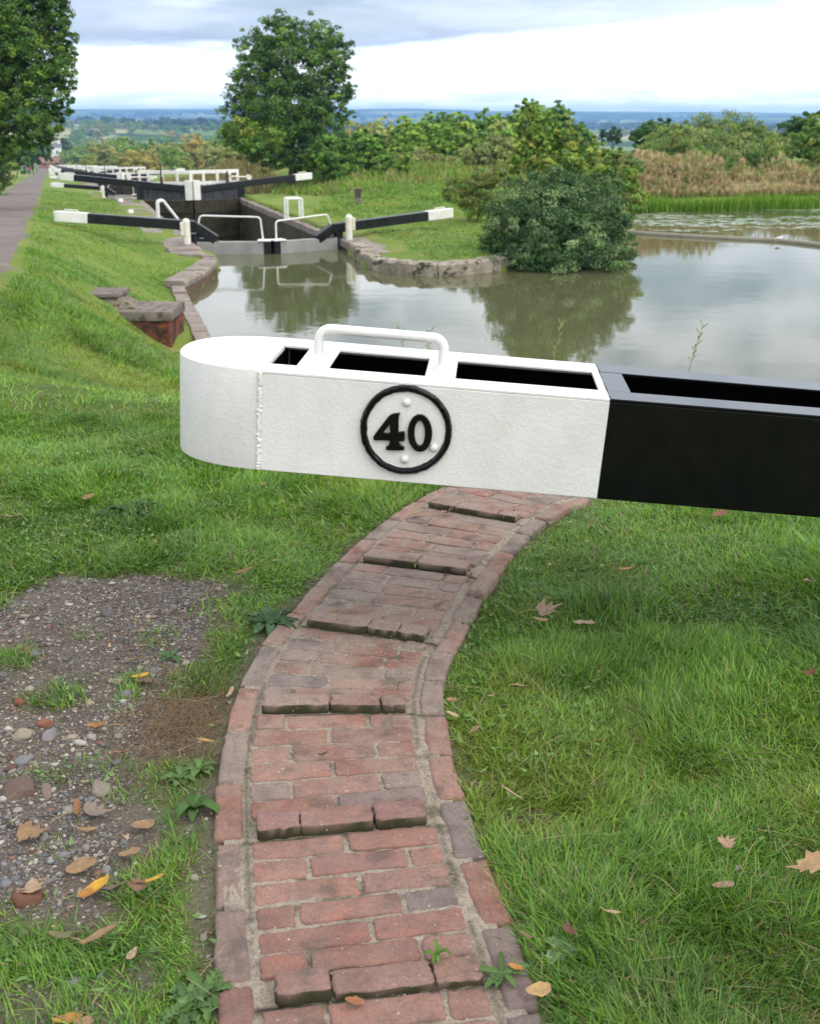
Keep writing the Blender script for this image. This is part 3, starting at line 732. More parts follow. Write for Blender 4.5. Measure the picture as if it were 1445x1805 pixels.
# ------------------------------------------------------------------ locks
def frame(a0, v0, z0):
    """an Empty at (a0, v0, z0) whose local axes are u, v, z"""
    return lambda name: empty(name, tuple(loc(a0, v0, z0)), YAW)
LK = 'lock gates down the flight'
def gate_leaf(side, top_gate, prm, label, group):
    """one gate leaf with its balance beam; local origin on the heel post. side -1 = towpath side"""
    v0 = 0.0 if top_gate else V_BOT
    sl = .31
    root = empty('lock_gate', tuple(loc(side * 2.35, v0 + sl * 2.35, CP)), YAW); tag(root, label, 'lock gate', group, 'thing')
    P = lambda a, z, off=0.0: np.array([side * (a - 2.35) - side * off * .296, sl * (a - 2.35) + off * .955, z - CP])   # off: away from us
    def bbar(b, a0, z0, a1, z1, w=.30, h=.30, off=0.0): b.bar(P(a0, z0, off), P(a1, z1, off), w, h)
    za, zb = prm['z_in'], prm['z_out']; a_in, a_tip, a_out = prm['a']
    zat = lambda a: za + (zb - za) * (a - a_in) / (a_out - a_in)
    hb = .31
    b = MB(); bbar(b, a_in, zat(a_in) - hb / 2, a_tip, zat(a_tip) - hb / 2)
    if 'knee' in prm:
        ak, zk = prm['knee']; bbar(b, ak, zk - hb / 2 + .02, a_in + .03, zat(a_in) - hb / 2, .27, hb - .02)
        bbar(b, ak - .06, zk - .33, ak + .75, zk - .20, .24, .34)
    b.build('balance_beam', M_BLACKWOOD, root, bevel=.012, seg=1)
    b = MB(); bbar(b, a_tip + .002, zat(a_tip) - hb / 2, a_out, zat(a_out) - hb / 2, .302, hb)
    e = P(a_out, zat(a_out) - hb / 2); dr = P(a_out, zat(a_out)) - P(a_tip, zat(a_tip)); dr /= np.linalg.norm(dr); sd_ = np.array([-dr[1], dr[0], 0])
    ring = [e[:2] + dr[:2] * .2 * math.cos(t) + sd_[:2] * .151 * math.sin(t) for t in np.linspace(-math.pi / 2, math.pi / 2, 9)]
    ring = ring if side > 0 else ring
    b.prism([tuple(r) for r in ring], e[2] - hb / 2, e[2] + hb / 2)
    tip = b.build('beam_tip', M_PALEWHITE, root, bevel=.008)
    b = MB(); c0 = P(a_out - .55, zat(a_out - .55)); c1 = P(a_out - .15, zat(a_out - .15))
    b.tube([c0, c0 + [0, 0, .06], c1 + [0, 0, .06], c1], .016, 6); b.build('handle', M_PALEWHITE, tip)
    if top_gate:
        b = MB(); bbar(b, .23, -2.20 - .22, 2.32, -2.20 - .22, .26, .44)
        b.build('gate_sill', M_CONC, root, bevel=.015)
        b = MB(); bbar(b, .23, -4.7, 2.3, -4.7, .18, 4.1); b.build('gate_boards', M_WET, root)
        b = MB(); bbar(b, .015, -2.20 - .6, .225, -2.20 - .6, .32, 1.22)
        mp = b.build('mitre_post', M_BLACKWOOD, root, bevel=.015)
        b = MB(); bbar(b, .01, -2.165, .42, -2.165, .36, .05); b.build('post_cap', M_PALEWHITE, mp, bevel=.01)
        b = MB(); pts = [P(a, z) for a, z in prm['rail']]; b.tube(round_corners(pts, .12), .028, 8); b.build('handrail', M_PALEWHITE, root, smooth=True)
        b = MB(); q = P(2.35, -3.3); b.tube([q, q + [0, 0, 1.35]], .17, 10); b.build('heel_post', M_BLACKWOOD, root)
    else:
        b = MB()
        nb = 9
        for i_ in range(nb):
            a0, a1 = .32 + i_ * 1.98 / nb, .32 + (i_ + 1) * 1.98 / nb - .012
            bbar(b, a0, (-1.66 + CP) / 2, a1, (-1.66 + CP) / 2, .14, abs(-1.66 - CP) - .02, rng.normal(0, .006))
        b.build('gate_boards', M_BOARDS, root)
        b = MB()
        for i_ in range(nb):
            a0, a1 = .02 + i_ * 2.3 / nb, .02 + (i_ + 1) * 2.3 / nb - .01
            bbar(b, a0, CP - 2.6, a1, CP - 2.6, .15, 5.18, rng.normal(0, .01))
        for z in (CP - .5, CP - 1.7): bbar(b, .02, z, 2.3, z, .28, .22, .0)
        b.build('wet_boards', M_WET, root)
        b = MB(); bbar(b, .01, (-1.36 + CP) / 2, .33, (-1.36 + CP) / 2, .3, abs(-1.36 - CP)); b.build('mitre_post', M_PALEWHITE, root, bevel=.012)
        b = MB(); q = P(2.45, CP - 1.2); b.box(q[0] - .16, q[0] + .16, q[1] - .16, q[1] + .16, q[2], q[2] + 1.95); b.build('heel_post', M_BLACKWOOD, root, bevel=.02)
        # white timber handrail along the footboard on the downstream face
        b = MB(); bbar(b, .03, -1.0, 2.55, -1.0, .09, .16, .42); bbar(b, .03, -1.52, 2.55, -1.52, .08, .15, .42)
        for a in (.10, .75, 1.45, 2.1, 2.5): bbar(b, a - .06, -1.5, a + .06, -1.5, .07, 1.15, .40)
        b.build('handrail', M_PALEWHITE, root, bevel=.008)
        b = MB(); bbar(b, .03, -1.93, 2.5, -1.93, .42, .07, .40); b.build('footboard', M_GREYWOOD, root)
        b = MB(); pa = 1.4 if side < 0 else 1.75; q = P(pa, -1.7, -.05)
        b.box(q[0] - .07, q[0] + .07, q[1] - .07, q[1] + .07, q[2], q[2] + (.48 if side < 0 else .62)); b.tube([q + [0, 0, .4], q + [0, 0, 1.15 if side < 0 else .75]], .035, 8); b.tube([q + [0, 0, -.75], q], .03, 6)
        g = b.build('paddle_rack', M_DARKIRON, root)
        b = MB(); c = P(2.9, zat(2.9) + .13); b.tube([c - [0, .13, 0], c + [0, .13, 0]], .13, 12); q2 = P(1.85, -1.22); b.tube([q2, c], .035, 8); b.tube([q2 - [0, .1, 0], q2 + [0, .1, 0]], .11, 10)
        b.build('paddle_gear', M_RUSTWHITE, root, smooth=True)
    return root
def round_corners(pts, r):
    pts = [np.asarray(p, float) for p in pts]; out = [pts[0]]
    for a, b_, c in zip(pts[:-2], pts[1:-1], pts[2:]):
        d1 = (a - b_); d1 /= np.linalg.norm(d1); d2 = (c - b_); d2 /= np.linalg.norm(d2)
        p0, p2 = b_ + d1 * r, b_ + d2 * r
        for t in np.linspace(0, 1, 6): out.append((1 - t) ** 2 * p0 + 2 * t * (1 - t) * b_ + t * t * p2)
    out.append(pts[-1]); return out
TL = gate_leaf(-1, True, dict(z_in=-1.56, z_out=-1.26, a=(2.3, 5.5, 6.35), knee=(1.68, -2.02), rail=[(2.22, -1.80), (2.14, -1.40), (.32, -1.45), (.26, -2.16)]),
               'lock gate leaf beyond the water with its beam reaching left to the towpath', LK)
TR = gate_leaf(1, True, dict(z_in=-1.76, z_out=-1.48, a=(2.1, 5.75, 6.65), knee=(1.56, -2.10), rail=[(.16, -2.16), (.16, -1.58), (1.98, -1.46), (2.1, -1.83)]),
               'lock gate leaf beyond the water with its beam reaching right over the grass', LK)
BL = gate_leaf(-1, False, dict(z_in=-1.60, z_out=-1.02, a=(.34, 5.4, 5.95)), 'lock gate leaf at the far end of the near chamber, beam pointing left', LK)
BR = gate_leaf(1, False, dict(z_in=-1.62, z_out=-1.17, a=(.34, 5.35, 6.15)), 'lock gate leaf at the far end of the near chamber, beam pointing right', LK)

def anchor_post(side, label):
    o = empty('anchor_post', tuple(loc(side * 2.62, .30, CP - .1)), YAW); tag(o, label, 'post', 'white posts beside the lock gates', 'thing')
    b = MB(); b.tube([(0, 0, 0), (0, 0, .84)], .115, 12); b.lathe((0, 0, .84), [(.115, 0), (.10, .05), (.06, .085), (.01, .1)], 12)
    b.build('post_shaft', M_RUSTWHITE, o, smooth=True)
    b = MB(); b.box(-.19 if side < 0 else .1, -.1 if side < 0 else .19, -.09, .09, .42, .82); b.build('strap', M_RUSTWHITE, o, bevel=.012)
    b = MB(); b.box(-.24, .24, -.2, .2, -.02, .03); b.build('base_plate', M_RUSTWHITE, o, bevel=.01)
    return o
PL = anchor_post(-1, 'rust stained white post where the left beam meets the lock gate')
PR = anchor_post(1, 'rust stained white post where the right beam meets the lock gate')

def coping_strip(b, a0, a1, v0, v1, z, th=.24, slab=1.15, side=1):
    v = v0
    while v < v1 - .2:
        L = min(slab * rng.uniform(.85, 1.2), v1 - v); dz = rng.normal(0, .008)
        b.box(min(side * a0, side * a1), max(side * a0, side * a1), v, v + L - .015, z - th + dz, z + dz); v += L
def lock_wall(side, label, wide=1.05):
    o = empty('lock_wall', tuple(loc(0, 0, CP)), YAW); tag(o, label, 'lock wall', 'chamber walls of the locks', 'thing')
    b = MB(); x0, x1 = sorted((side * 2.36, side * 3.5)); b.box(x0, x1, -.6, V_BOT + 3.5, -5.6, -.245); b.build('wall_face', M_CHAMBER, o)
    b = MB(); coping_strip(b, 2.33, 2.33 + wide, .95, V_BOT + 3.4, .0, side=side); b.build('coping', M_COPING, o, bevel=.025, seg=2)
    b = MB()
    for v in (V_BOT + 1.0,): pass
    return o
WL = lock_wall(-1, 'left wall of the near lock chamber with stone coping', 1.25)
WR = lock_wall(1, 'right wall of the near lock chamber with stone coping', 1.0)
o = empty('lock_floor_wall', tuple(loc(0, V_BOT + 2, CP)), YAW)
bpy.data.objects.remove(o)

def ladder_rail(a, v, side, label, lean):
    o = empty('ladder_handrail', tuple(loc(side * a, v, CP)), YAW); tag(o, label, 'handrail', 'white ladder handrails on the coping', 'thing')
    b = MB()
    for dv in (-.27, .27):
        if lean: pts = [(.12, dv, 0), (.10, dv, .72), (-.10, dv, .78), (-.62, dv, .05)]
        else: pts = [(-.30, dv, -.3), (-.28, dv, .80), (.30, dv, .80), (.30, dv, 0)]
        pts = [(x * side if False else x * (-1 if side > 0 else -1) * (1 if lean else 1), y, z) for x, y, z in pts]
        b.tube(round_corners(pts, .07), .045, 8)
    if not lean: pass
    b.build('rail_tubes', M_PALEWHITE, o, smooth=True); return o
HL = ladder_rail(2.55, 9.6, -1, 'white ladder handrail on the left coping of the near lock', True)
HR = ladder_rail(2.50, 8.6, 1, 'white square ladder handrail on the right coping of the near lock', False)

# white marker stubs in the turf beside the coping
MK = []
for (px, py, lab) in ((213, 354, 'small white marker stone in the grass nearer the far gate'), (231, 374, 'small white marker stone in the grass behind the left beam'), (531, 369, 'small white marker stone in the meadow right of the lock')):
    p = at_z(px, py, CP + .05)
    o = empty('marker_stone', tuple(p), rng.uniform(0, 1)); tag(o, lab, 'marker stone', 'white marker stones', 'thing')
    b = MB(); b.box(-.11, .11, -.09, .09, -.15, .10); b.build('stone_block', M_PALEWHITE, o, bevel=.05, seg=2, smooth=True); MK.append(o)

# the rest of the flight: every lock repeats, one fall lower each
ORD = ['second', 'third', 'fourth', 'fifth', 'sixth', 'seventh', 'eighth', 'ninth']
for k in range(1, 9):
    off = Vector((*(AX * PITCH_V * k), -DROP * k))
    src = [(TL, 'upper left gate leaf'), (TR, 'upper right gate leaf'), (BL, 'lower left gate leaf'), (BR, 'lower right gate leaf')]
    if k < 6: src += [(WL, 'left chamber wall'), (WR, 'right chamber wall')]
    if k < 4: src += [(PL, 'left white gate post'), (PR, 'right white gate post')]
    for s_, what in src:
        c = copy_tree(s_); c.location = Vector(s_.location) + off
        tag(c, '%s of the %s lock down the flight' % (what, ORD[k - 1]))

# ------------------------------------------------------------------ masonry round the pound
def rough_blocks(name, poly_in, poly_out, z0, z1, n, seed, jit=.03, res=6):
    """a row of n weathered stones between an inner and an outer polyline"""
    r = np.random.default_rng(seed); vs, fs = [], []
    pi, po = smooth_line(poly_in, .01), smooth_line(poly_out, .01)
    at = lambda P, t: P[np.clip((t * (len(P) - 1)).astype(int), 0, len(P) - 1)]
    cuts = np.cumsum(r.uniform(.7, 1.4, n)); cuts = np.concatenate([[0], cuts / cuts[-1]])
    for a, b_ in zip(cuts[:-1], cuts[1:]):
        top = z1 + r.normal(0, .02); t = np.linspace(a, b_ - .0012, res + 1)
        ri, ro = at(pi, t), at(po, t)
        ws = [0, .05, .25, .5, .75, .95, 1]; zs_ = [z0, z0 + (top - z0) * .5, top - .05]
        base = len(vs); prof = [(0, z0), (-.01, zs_[1]), (-.005, zs_[2]), (.06, top)] + [(w, top) for w in (.35, .65)] + [(.95, top - .01), (1, top - .2)]
        for w, z in prof:
            for i_ in range(res + 1):
                e = 0 if 0 < i_ < res else (.02 if z > top - .06 else 0)
                p = ri[i_] * (1 - w) + ro[i_] * w
                j_ = (fbm(np.array([p[0] * 3 + z * 5]), np.array([p[1] * 3 - z * 4]), 1.5, 3)[0] - .5) * jit * 2.5
                nrm = ri[i_] - ro[i_]; nrm = nrm / (np.linalg.norm(nrm) + 1e-9)
                vs.append((p[0] + nrm[0] * j_, p[1] + nrm[1] * j_, z - e + j_ * .5))
        m = res + 1
        for q in range(len(prof) - 1):
            for i_ in range(res): fs.append((base + q * m + i_, base + q * m + i_ + 1, base + (q + 1) * m + i_ + 1, base + (q + 1) * m + i_))
        fs.append(tuple(base + q * m for q in range(len(prof)))); fs.append(tuple(base + q * m + res for q in range(len(prof) - 1, -1, -1)))
    me = bpy.data.meshes.new(name); me.from_pydata(vs, [], fs); bm = bmesh.new(); bm.from_mesh(me); bmesh.ops.recalc_face_normals(bm, faces=bm.faces); bm.to_mesh(me); bm.free()
    return me
M_QUAY = simple('lichened_quay_stone', (0.20, 0.165, 0.125), (0.36, 0.315, 0.25), 2.6, 0.95, 0.2, 9, 0.9, 0.05, 0.35, 0.62, ((0.07, 0.06, 0.045), 4.0, 0.56), co='w')
inner = [wp(598, 436), wp(614, 446), wp(647, 472), wp(681, 481), wp(740, 486), wp(795, 486), wp(850, 482), wp(897, 476)]
cen = np.array(wp(760, 440))
def push(P, d): return [tuple(np.array(p) + (cen - p) / np.linalg.norm(cen - p) * d) for p in P]
qy = empty('stone_quay', (*inner[3], W)); tag(qy, 'low weathered stone quay edging the grass point left of the bramble bush', 'quay wall', kind='thing')
me = rough_blocks('quay_stones', inner, push(inner, .75), W - .6, CP + .06, 11, 5, .05); qo = link('quay_stones', me, M_QUAY, qy); qo.location = -Vector(qy.location)
b = MB(); pl = [loc(2.36, -3.6), loc(4.1, -3.0), loc(5.0, -.9), loc(4.2, 1.5), loc(2.36, 1.2)]
b.prism([tuple(p[:2]) for p in pl], CP - .2, CP + .03); o_ = b.build('paving_slab', M_COPING, qy, bevel=.02); o_.location = -Vector(qy.location)

# left wing wall of the lock: brick face, stone coping, curving away from the lock
def brickwork(name, c1, c2, c3, mort, sc=(1, 1, 1)):
    m, n = new_mat(name)
    v = n('ShaderNodeTexCoord').outputs['Object']
    s = n('ShaderNodeSeparateXYZ', {0: v}); uvv = n('ShaderNodeCombineXYZ', {0: n.math('ADD', s.outputs[0], s.outputs[1]), 1: s.outputs[2], 2: 0.0}).outputs[0]
    bt_ = n('ShaderNodeTexBrick', {'Vector': uvv, 'Color1': c1, 'Color2': c2, 'Mortar': mort, 'Scale': 1.0, 'Mortar Size': .008, 'Brick Width': .225, 'Row Height': .075, 'Bias': .0})
    c = n.mix(n.ramp(n.noise(v, 3.0, 5, .65), .45, .6), bt_.outputs[0], c3)
    c = n.mix(n.math('MULTIPLY', n.ramp(n.noise(v, 5.0, 5, .65), .58, .66), .8), c, (.05, .055, .018))
    finish(n, c, .92, .2, bumped(n, n.math('ADD', n.math('MULTIPLY', bt_.outputs[1], -.6), n.noise(v, 20, 5, .7)), .8, .02)); return m
M_WINGB = brickwork('mossy_wing_brick', (.20, .085, .055), (.16, .10, .075), (.10, .085, .05), (.17, .14, .11))
M_PIERB = brickwork('old_red_brick', (.27, .075, .038), (.17, .055, .035), (.045, .032, .026), (.10, .08, .06))
wl_in = [wp(326, 522), wp(347, 511), wp(372, 495), wp(384, 478), tuple(loc(-2.36, -2.4)[:2]), tuple(loc(-2.36, 1.0)[:2])]
wl_out = [wp(290, 520), wp(318, 503), wp(345, 487), wp(356, 472), tuple(loc(-3.35, -2.2)[:2]), tuple(loc(-3.4, 1.0)[:2])]
ww = empty('wing_wall', (*wl_in[2], W)); tag(ww, 'curved brick wing wall with stone coping left of the near lock entrance', 'wing wall', kind='thing')
b = MB(); pi_, po_ = smooth_line(wl_in, .25), smooth_line(wl_out, .25)
m_ = min(len(pi_), len(po_)); ti = np.linspace(0, 1, 26)
ii = pi_[(ti * (len(pi_) - 1)).astype(int)]; oo = po_[(ti * (len(po_) - 1)).astype(int)]
for a in range(25):
    q = [ii[a], ii[a + 1], oo[a + 1], oo[a]]; b.hexa([(*p, W - 1.2) for p in q], [(*p, CP - .10) for p in q])
o_ = b.build('brick_face', M_WINGB, ww); o_.location = -Vector(ww.location)
me = rough_blocks('coping', wl_in, wl_out, CP - .10, CP + .06, 10, 8, .03); o_ = link('coping', me, M_COPING, ww); o_.location = -Vector(ww.location)
# stone edging along the left bank of the pound
e_in = [wp(326, 523), wp(345, 556), wp(366, 592), (-3.5, 20.0), (-2.4, 17.0)]
e_out = [tuple(np.array(p) + [-.34, -.02]) for p in e_in]
es = empty('edging_stones', (*e_in[1], W)); tag(es, 'narrow stone edging along the grassy left bank of the pound', 'edging', kind='thing')
o_ = link('edging_run', rough_blocks('edging_run', e_in, e_out, W - .5, W + .21, 9, 3, .02), M_COPING, es); o_.location = -Vector(es.location)

# brick pier with stone slabs on the bank
pr = empty('brick_pier', (-5.24, 20.5, -2.0), -.02); tag(pr, 'small two level red brick pier with stone slabs in the left bank', 'brick pier', kind='thing')
b = MB(); b.box(-1.05, .80, 0, 1.15, -1.0, -.02); b.build('brick_base', M_PIERB, pr, bevel=.02)
M_SLAB = simple('pier_slab', (.14, .115, .10), (.23, .195, .165), 3, .95, .15, 14, .7, .02, .35, .65, ((.10, .085, .07), 5.0, .56))
b = MB(); b.box(-1.15, .84, -.04, 1.18, -.018, .165); b.build('lower_slab', M_SLAB, pr, bevel=.03, seg=2, smooth=True)
M_RUBBLE = simple('crumbling_stone', (.16, .13, .10), (.30, .26, .20), 5, .95, .15, 16, 1.0, .06, .35, .65, ((.09, .08, .04), 5.0, .55))
b = MB(); b.hexa([(-1.20, .22, .166), (.12, .22, .166), (-.02, 1.15, .166), (-1.20, 1.15, .166)], [(-1.20, .34, .36), (-.22, .34, .36), (-.34, 1.13, .36), (-1.20, 1.13, .36)])
b.build('rubble_course', M_RUBBLE, pr, bevel=.03, seg=2, smooth=True)
b = MB(); b.box(-1.32, -.20, .28, 1.14, .362, .44); b.build('upper_slab', M_SLAB, pr, bevel=.02, seg=2, smooth=True)

# information post in the meadow
p = at_z(631, 361, CP + .1); sp = empty('sign_post', tuple(p), .35); tag(sp, 'short weathered wooden sign post with dark plaque in the meadow', 'sign post', kind='thing')
b = MB(); b.box(-.14, .14, -.05, .05, -.2, .72); b.build('post_board', M_GREYWOOD, sp, bevel=.012)
b = MB(); b.box(-.135, .135, -.065, -.052, .32, .70); b.build('plaque', M_DARKIRON, sp, bevel=.004)

# floating boom across the pond, with a gull resting on it
bp = [at_z(px, py, W + .02) for px, py in [(1080, 408), (1130, 412), (1210, 417), (1290, 421), (1370, 425), (1445, 433), (1500, 440)]]
bo = empty('floating_boom', tuple(bp[3])); tag(bo, 'long pale floating boom across the right hand pond', 'boom', kind='thing')
b = MB(); b.tube(smooth_line(bp, .5), .10, 10); o_ = b.build('boom_tube', simple('boom_plastic', (.20, .185, .14), (.28, .25, .19), 2, .7, .3), bo, smooth=True); o_.location = -Vector(bo.location)
p = at_z(1372, 424, W + .10); gl = empty('gull', tuple(p + [0, 0, .0]), .3); gl.scale = (.62,) * 3; tag(gl, 'white gull resting on the floating boom', 'gull', kind='thing')
b = MB(); b.tube([(-.26, 0, .10), (-.16, 0, .11), (-.05, 0, .11), (.06, 0, .125), (.12, 0, .16), (.15, 0, .20), (.19, 0, .215), (.235, 0, .21)], [.012, .05, .085, .08, .05, .04, .042, .01], 10)
b.build('body', M_PALEWHITE, gl, smooth=True)
b = MB()
for s in (-1, 1): b.tube([(.05, s * .07, .13), (-.1, s * .075, .14), (-.27, s * .03, .13)], [.03, .035, .006], 6)
b.build('wings', simple('gull_grey', (.45, .46, .48), (.5, .5, .52)), gl, smooth=True)
# ------------------------------------------------------------------ grass
GREENS = np.array([[.145, .295, .028], [.195, .360, .038], [.092, .220, .030], [.230, .365, .050], [.155, .295, .060], [.070, .180, .025]])
STRAW = np.array([[.30, .23, .10], [.24, .19, .08], [.36, .30, .17]])
def blades(x, y, z, L, az, lean, wd, col, segs=3, droop=None):
    n_ = len(x); dx, dy = np.cos(az), np.sin(az); tw = rng.uniform(-.9, .9, n_); px, py = -np.sin(az + tw), np.cos(az + tw)
    ts = np.linspace(0, 1, segs + 1); vs = []
    droop = np.full(n_, .5) if droop is None else droop
    for i_, t in enumerate(ts):
        hor = L * np.sin(lean) * (t * .6 + .9 * droop * t * t); ver = L * np.cos(lean) * (t - .38 * droop * t * t)
        cx, cy, cz = x + dx * hor, y + dy * hor, z + ver
        w = wd * (1 - t ** 1.7) * .5
        if i_ < segs:
            vs.append(np.stack([cx - px * w, cy - py * w, cz], 1)); vs.append(np.stack([cx + px * w, cy + py * w, cz], 1))
        else: vs.append(np.stack([cx, cy, cz], 1))
    k = 2 * segs + 1; V = np.stack(vs, 1).reshape(-1, 3); b0 = np.arange(n_)[:, None] * k
    quads = [b0 + np.array([[2 * i_, 2 * i_ + 1, 2 * i_ + 3, 2 * i_ + 2]]) for i_ in range(segs - 1)]
    tri = b0 + np.array([[2 * segs - 2, 2 * segs - 1, 2 * segs]])
    return V, (np.concatenate(quads) if quads else np.zeros((0, 4), int)), tri, np.repeat(col, k, axis=0)
def grass_field(n_tufts, per, region, dens, hfun, wfun, segs, spread):
    """region(n) -> tuft x,y ; dens(x,y) keep probability"""
    tx, ty = region(n_tufts); keep = rng.random(n_tufts) < dens(tx, ty); tx, ty = tx[keep], ty[keep]; m = len(tx)
    ang = rng.uniform(0, 6.28, m); field = fbm(tx, ty, 1.5, 3) * 18; tl = hfun(tx, ty) * rng.uniform(.75, 1.25, m)
    tcol = GREENS[rng.integers(len(GREENS), size=m)]
    pat = fbm(tx, ty, 1.7, 3)[:, None]; tcol = tcol * (.55 + .85 * pat); yel = sstep(.50, .68, fbm(tx + 40, ty, .8, 4))[:, None]
    tcol = tcol * (1 - .45 * yel) + np.array([.34, .38, .05]) * .45 * yel
    r = np.repeat(np.arange(m), per); nb = len(r)
    a = rng.uniform(0, 6.28, nb); rad = spread * np.sqrt(rng.random(nb))
    x = tx[r] + np.cos(a) * rad; y = ty[r] + np.sin(a) * rad
    ok = dens(x, y) > rng.random(nb) * .6; r, a, x, y = r[ok], a[ok], x[ok], y[ok]; nb = len(r)
    z = ground_z(x, y) - .003
    az = np.where(rng.random(nb) < .38, a + rng.normal(0, .7, nb), field[r] + rng.normal(0, .75, nb))
    L = tl[r] * rng.uniform(.55, 1.2, nb); lean = np.clip(np.abs(rng.normal(.82, .36, nb)) + .25 * sstep(.5, .7, fbm(x, y, 2.1, 2)), .02, 1.5)
    col = tcol[r] * rng.uniform(.75, 1.25, (nb, 1)); st = rng.random(nb) < .075 + .16 * sstep(.46, .66, fbm(x + 21, y, 2.4, 3)); col[st] = STRAW[rng.integers(3, size=st.sum())] * rng.uniform(.7, 1.1, (st.sum(), 1))
    lean[st] = np.clip(lean[st] + .5, 0, 1.5)
    return blades(x, y, z, L, az, lean, wfun(x, y) * rng.uniform(.7, 1.3, nb), col, segs, rng.uniform(.2, 1.0, nb))
def join(name, parts, mat, smooth=False):
    V, Q, T, C = [], [], [], []; off = 0
    for v, q, t, c in parts:
        V.append(v); C.append(c)
        if len(q): Q.append(q + off)
        if len(t): T.append(t + off)
        off += len(v)
    ps = ([np.vstack(Q)] if Q else []) + ([np.vstack(T)] if T else [])
    return link(name, np_mesh(name, np.vstack(V), ps, np.vstack(C), smooth), mat)
def wedge(y0, y1, m0=.42, pad=.85):
    def f(n_):
        yy = np.sqrt(rng.uniform(y0 ** 2, y1 ** 2, n_)); return rng.uniform(-1, 1, n_) * (m0 * yy + pad), yy
    return f
def cover_near(x, y):
    b_ = bare_w(x, y); d = path_d(x, y) - HALF
    c = (1 - b_) * sstep(-.012, .035, d + .05 * (fbm(x, y, 11, 2) - .5)) + .5 * b_ * sstep(.585, .68, fbm(x, y, 5, 3) + .05 * sstep(2.6, 3.4, y)) * (d > .02)
    thin = sstep(.30, .52, fbm(x + 9, y, 1.1, 4)); lowleft = sstep(2.75, 2.35, y) * sstep(-.25, -.40, x) * sstep(1.72, 1.92, y)
    mud = sstep(.62, .42, fbm(x - 4, y + 2, 3.4, 4))
    return np.clip(c * (.78 + .22 * thin) * (1 - .80 * lowleft * (1 - mud)) * (1 - .35 * lowleft), 0, 1)
hn = lambda x, y: (1 - .42 * sstep(2.9, 2.5, y) * sstep(-.25, -.40, x)) * (.042 + .034 * sstep(.42, .70, fbm(x, y, 1.15, 3)) + .045 * sstep(.58, .75, fbm(x + 5, y - 3, 2.3, 2)) ) * (.72 + .28 * sstep(.04, .30, path_d(x, y) - HALF))
G = [grass_field(21000, 19, wedge(1.2, 3.2), cover_near, hn, lambda x, y: .0037 + 0 * x, 3, .050),
     grass_field(24000, 15, wedge(3.2, 6.0), cover_near, lambda x, y: hn(x, y) * 1.05, lambda x, y: .0050 + 0 * x, 3, .07)]
def cover_mid(x, y):
    u, v = uv(x, y); ok = ~inside(x, y, POUND); d = seg_dist(x, y, POUND)
    tow = (u > -10.0) & (u < -7.15 - .55 * sstep(-15, -23, v))
    c = ok * ~tow * sstep(.25, .6, d + 10 * (y < 15)) * (np.abs(u) > 3.5 - 10 * (v < -6))
    pier = (x > -6.3) & (x < -4.1) & (y > 20.4) & (y < 21.8); pav = (v > -2.5) & (np.abs(u) < 3.65) & (v < 24)
    return np.clip(c * ~pier * ~pav * (.55 + .45 * sstep(.3, .55, fbm(x, y, .5, 3))), 0, 1)
def reg_left(y0, y1):
    def f(n_):
        yy = np.sqrt(rng.uniform(y0 ** 2, y1 ** 2, n_)); lo = np.maximum(-.42 * yy - .6, -.30 * yy - 4.6 + 0 * yy); return lo + rng.random(n_) * (np.where(yy < 13, .42 * yy + .5, -.02 * yy) - lo), yy
    return f
hm = lambda x, y: .065 + .075 * sstep(.45, .7, fbm(x, y, .7, 3))
G += [grass_field(15000, 9, reg_left(6.0, 14), cover_mid, hm, lambda x, y: .008 + 0 * x, 2, .10),
      grass_field(19000, 8, reg_left(13, 24), cover_mid, lambda x, y: hm(x, y) * 1.25, lambda x, y: .013 + 0 * x, 2, .16),
      grass_field(13000, 7, reg_left(23, 42), cover_mid, lambda x, y: hm(x, y) * .95, lambda x, y: .020 + 0 * x, 2, .22),
      grass_field(14000, 7, lambda n_: (lambda yy: (-.298 / .955 * (yy - G0[1]) + G0[0] - rng.uniform(2.5, 12.5, n_), yy))(rng.uniform(40, 95, n_)), cover_mid, lambda x, y: hm(x, y) * .8, lambda x, y: .035 + 0 * x, 2, .3)]
tag(join('grass', G, M_GRASS), kind='stuff')
def reg_right(n_):
    return rng.uniform(-4, 9.5, n_), rng.uniform(31, 66, n_)
tag(join('meadow_grass', [grass_field(26000, 6, reg_right, lambda x, y: cover_mid(x, y) * (uv(x, y)[0] > 3.2), lambda x, y: .10 + .16 * sstep(46, 62, y) + .25 * sstep(.5, .75, fbm(x, y, .35, 3)) * sstep(40, 50, y), lambda x, y: .028 + .012 * sstep(40, 60, y), 2, .3)], M_GRASS), kind='stuff')

# tall seeding stems standing on the near bank behind the beam
def stem_thing(px, py0, D, h, label, lean):
    p = at_y(px, py0, D); z = float(ground_z(np.array([p[0]]), np.array([D]))[0]); o = empty('grass_stem', (p[0], D, z)); tag(o, label, 'grass stem', 'seeding grass stems behind the beam', 'thing')
    top = p[2] - z; b = MB(); t = np.linspace(0, 1, 9); pts = [(lean * q * q, .02 * q, top * q) for q in t]; b.tube(pts, np.linspace(.006, .002, 9), 5)
    for q in np.linspace(.74, 1, 14):
        c = np.array([lean * q * q, .02 * q, top * q]); a = rng.uniform(0, 6.28); b.tube([c, c + [.03 * math.cos(a), .03 * math.sin(a), .035], c + [.05 * math.cos(a), .05 * math.sin(a), .05]], [.002, .005, .001], 4)
    b.build('stem', M_STEM, o)
M_STEM = simple('seed_stem', (.20, .24, .07), (.30, .28, .12), 30, .8, .2)
stem_thing(968, 572, 9.5, 0, 'tall green seeding grass stem with drooping head above the white beam part', .10)
stem_thing(1205, 575, 9.0, 0, 'thin pale grass stem leaning right above the black beam part', .16)
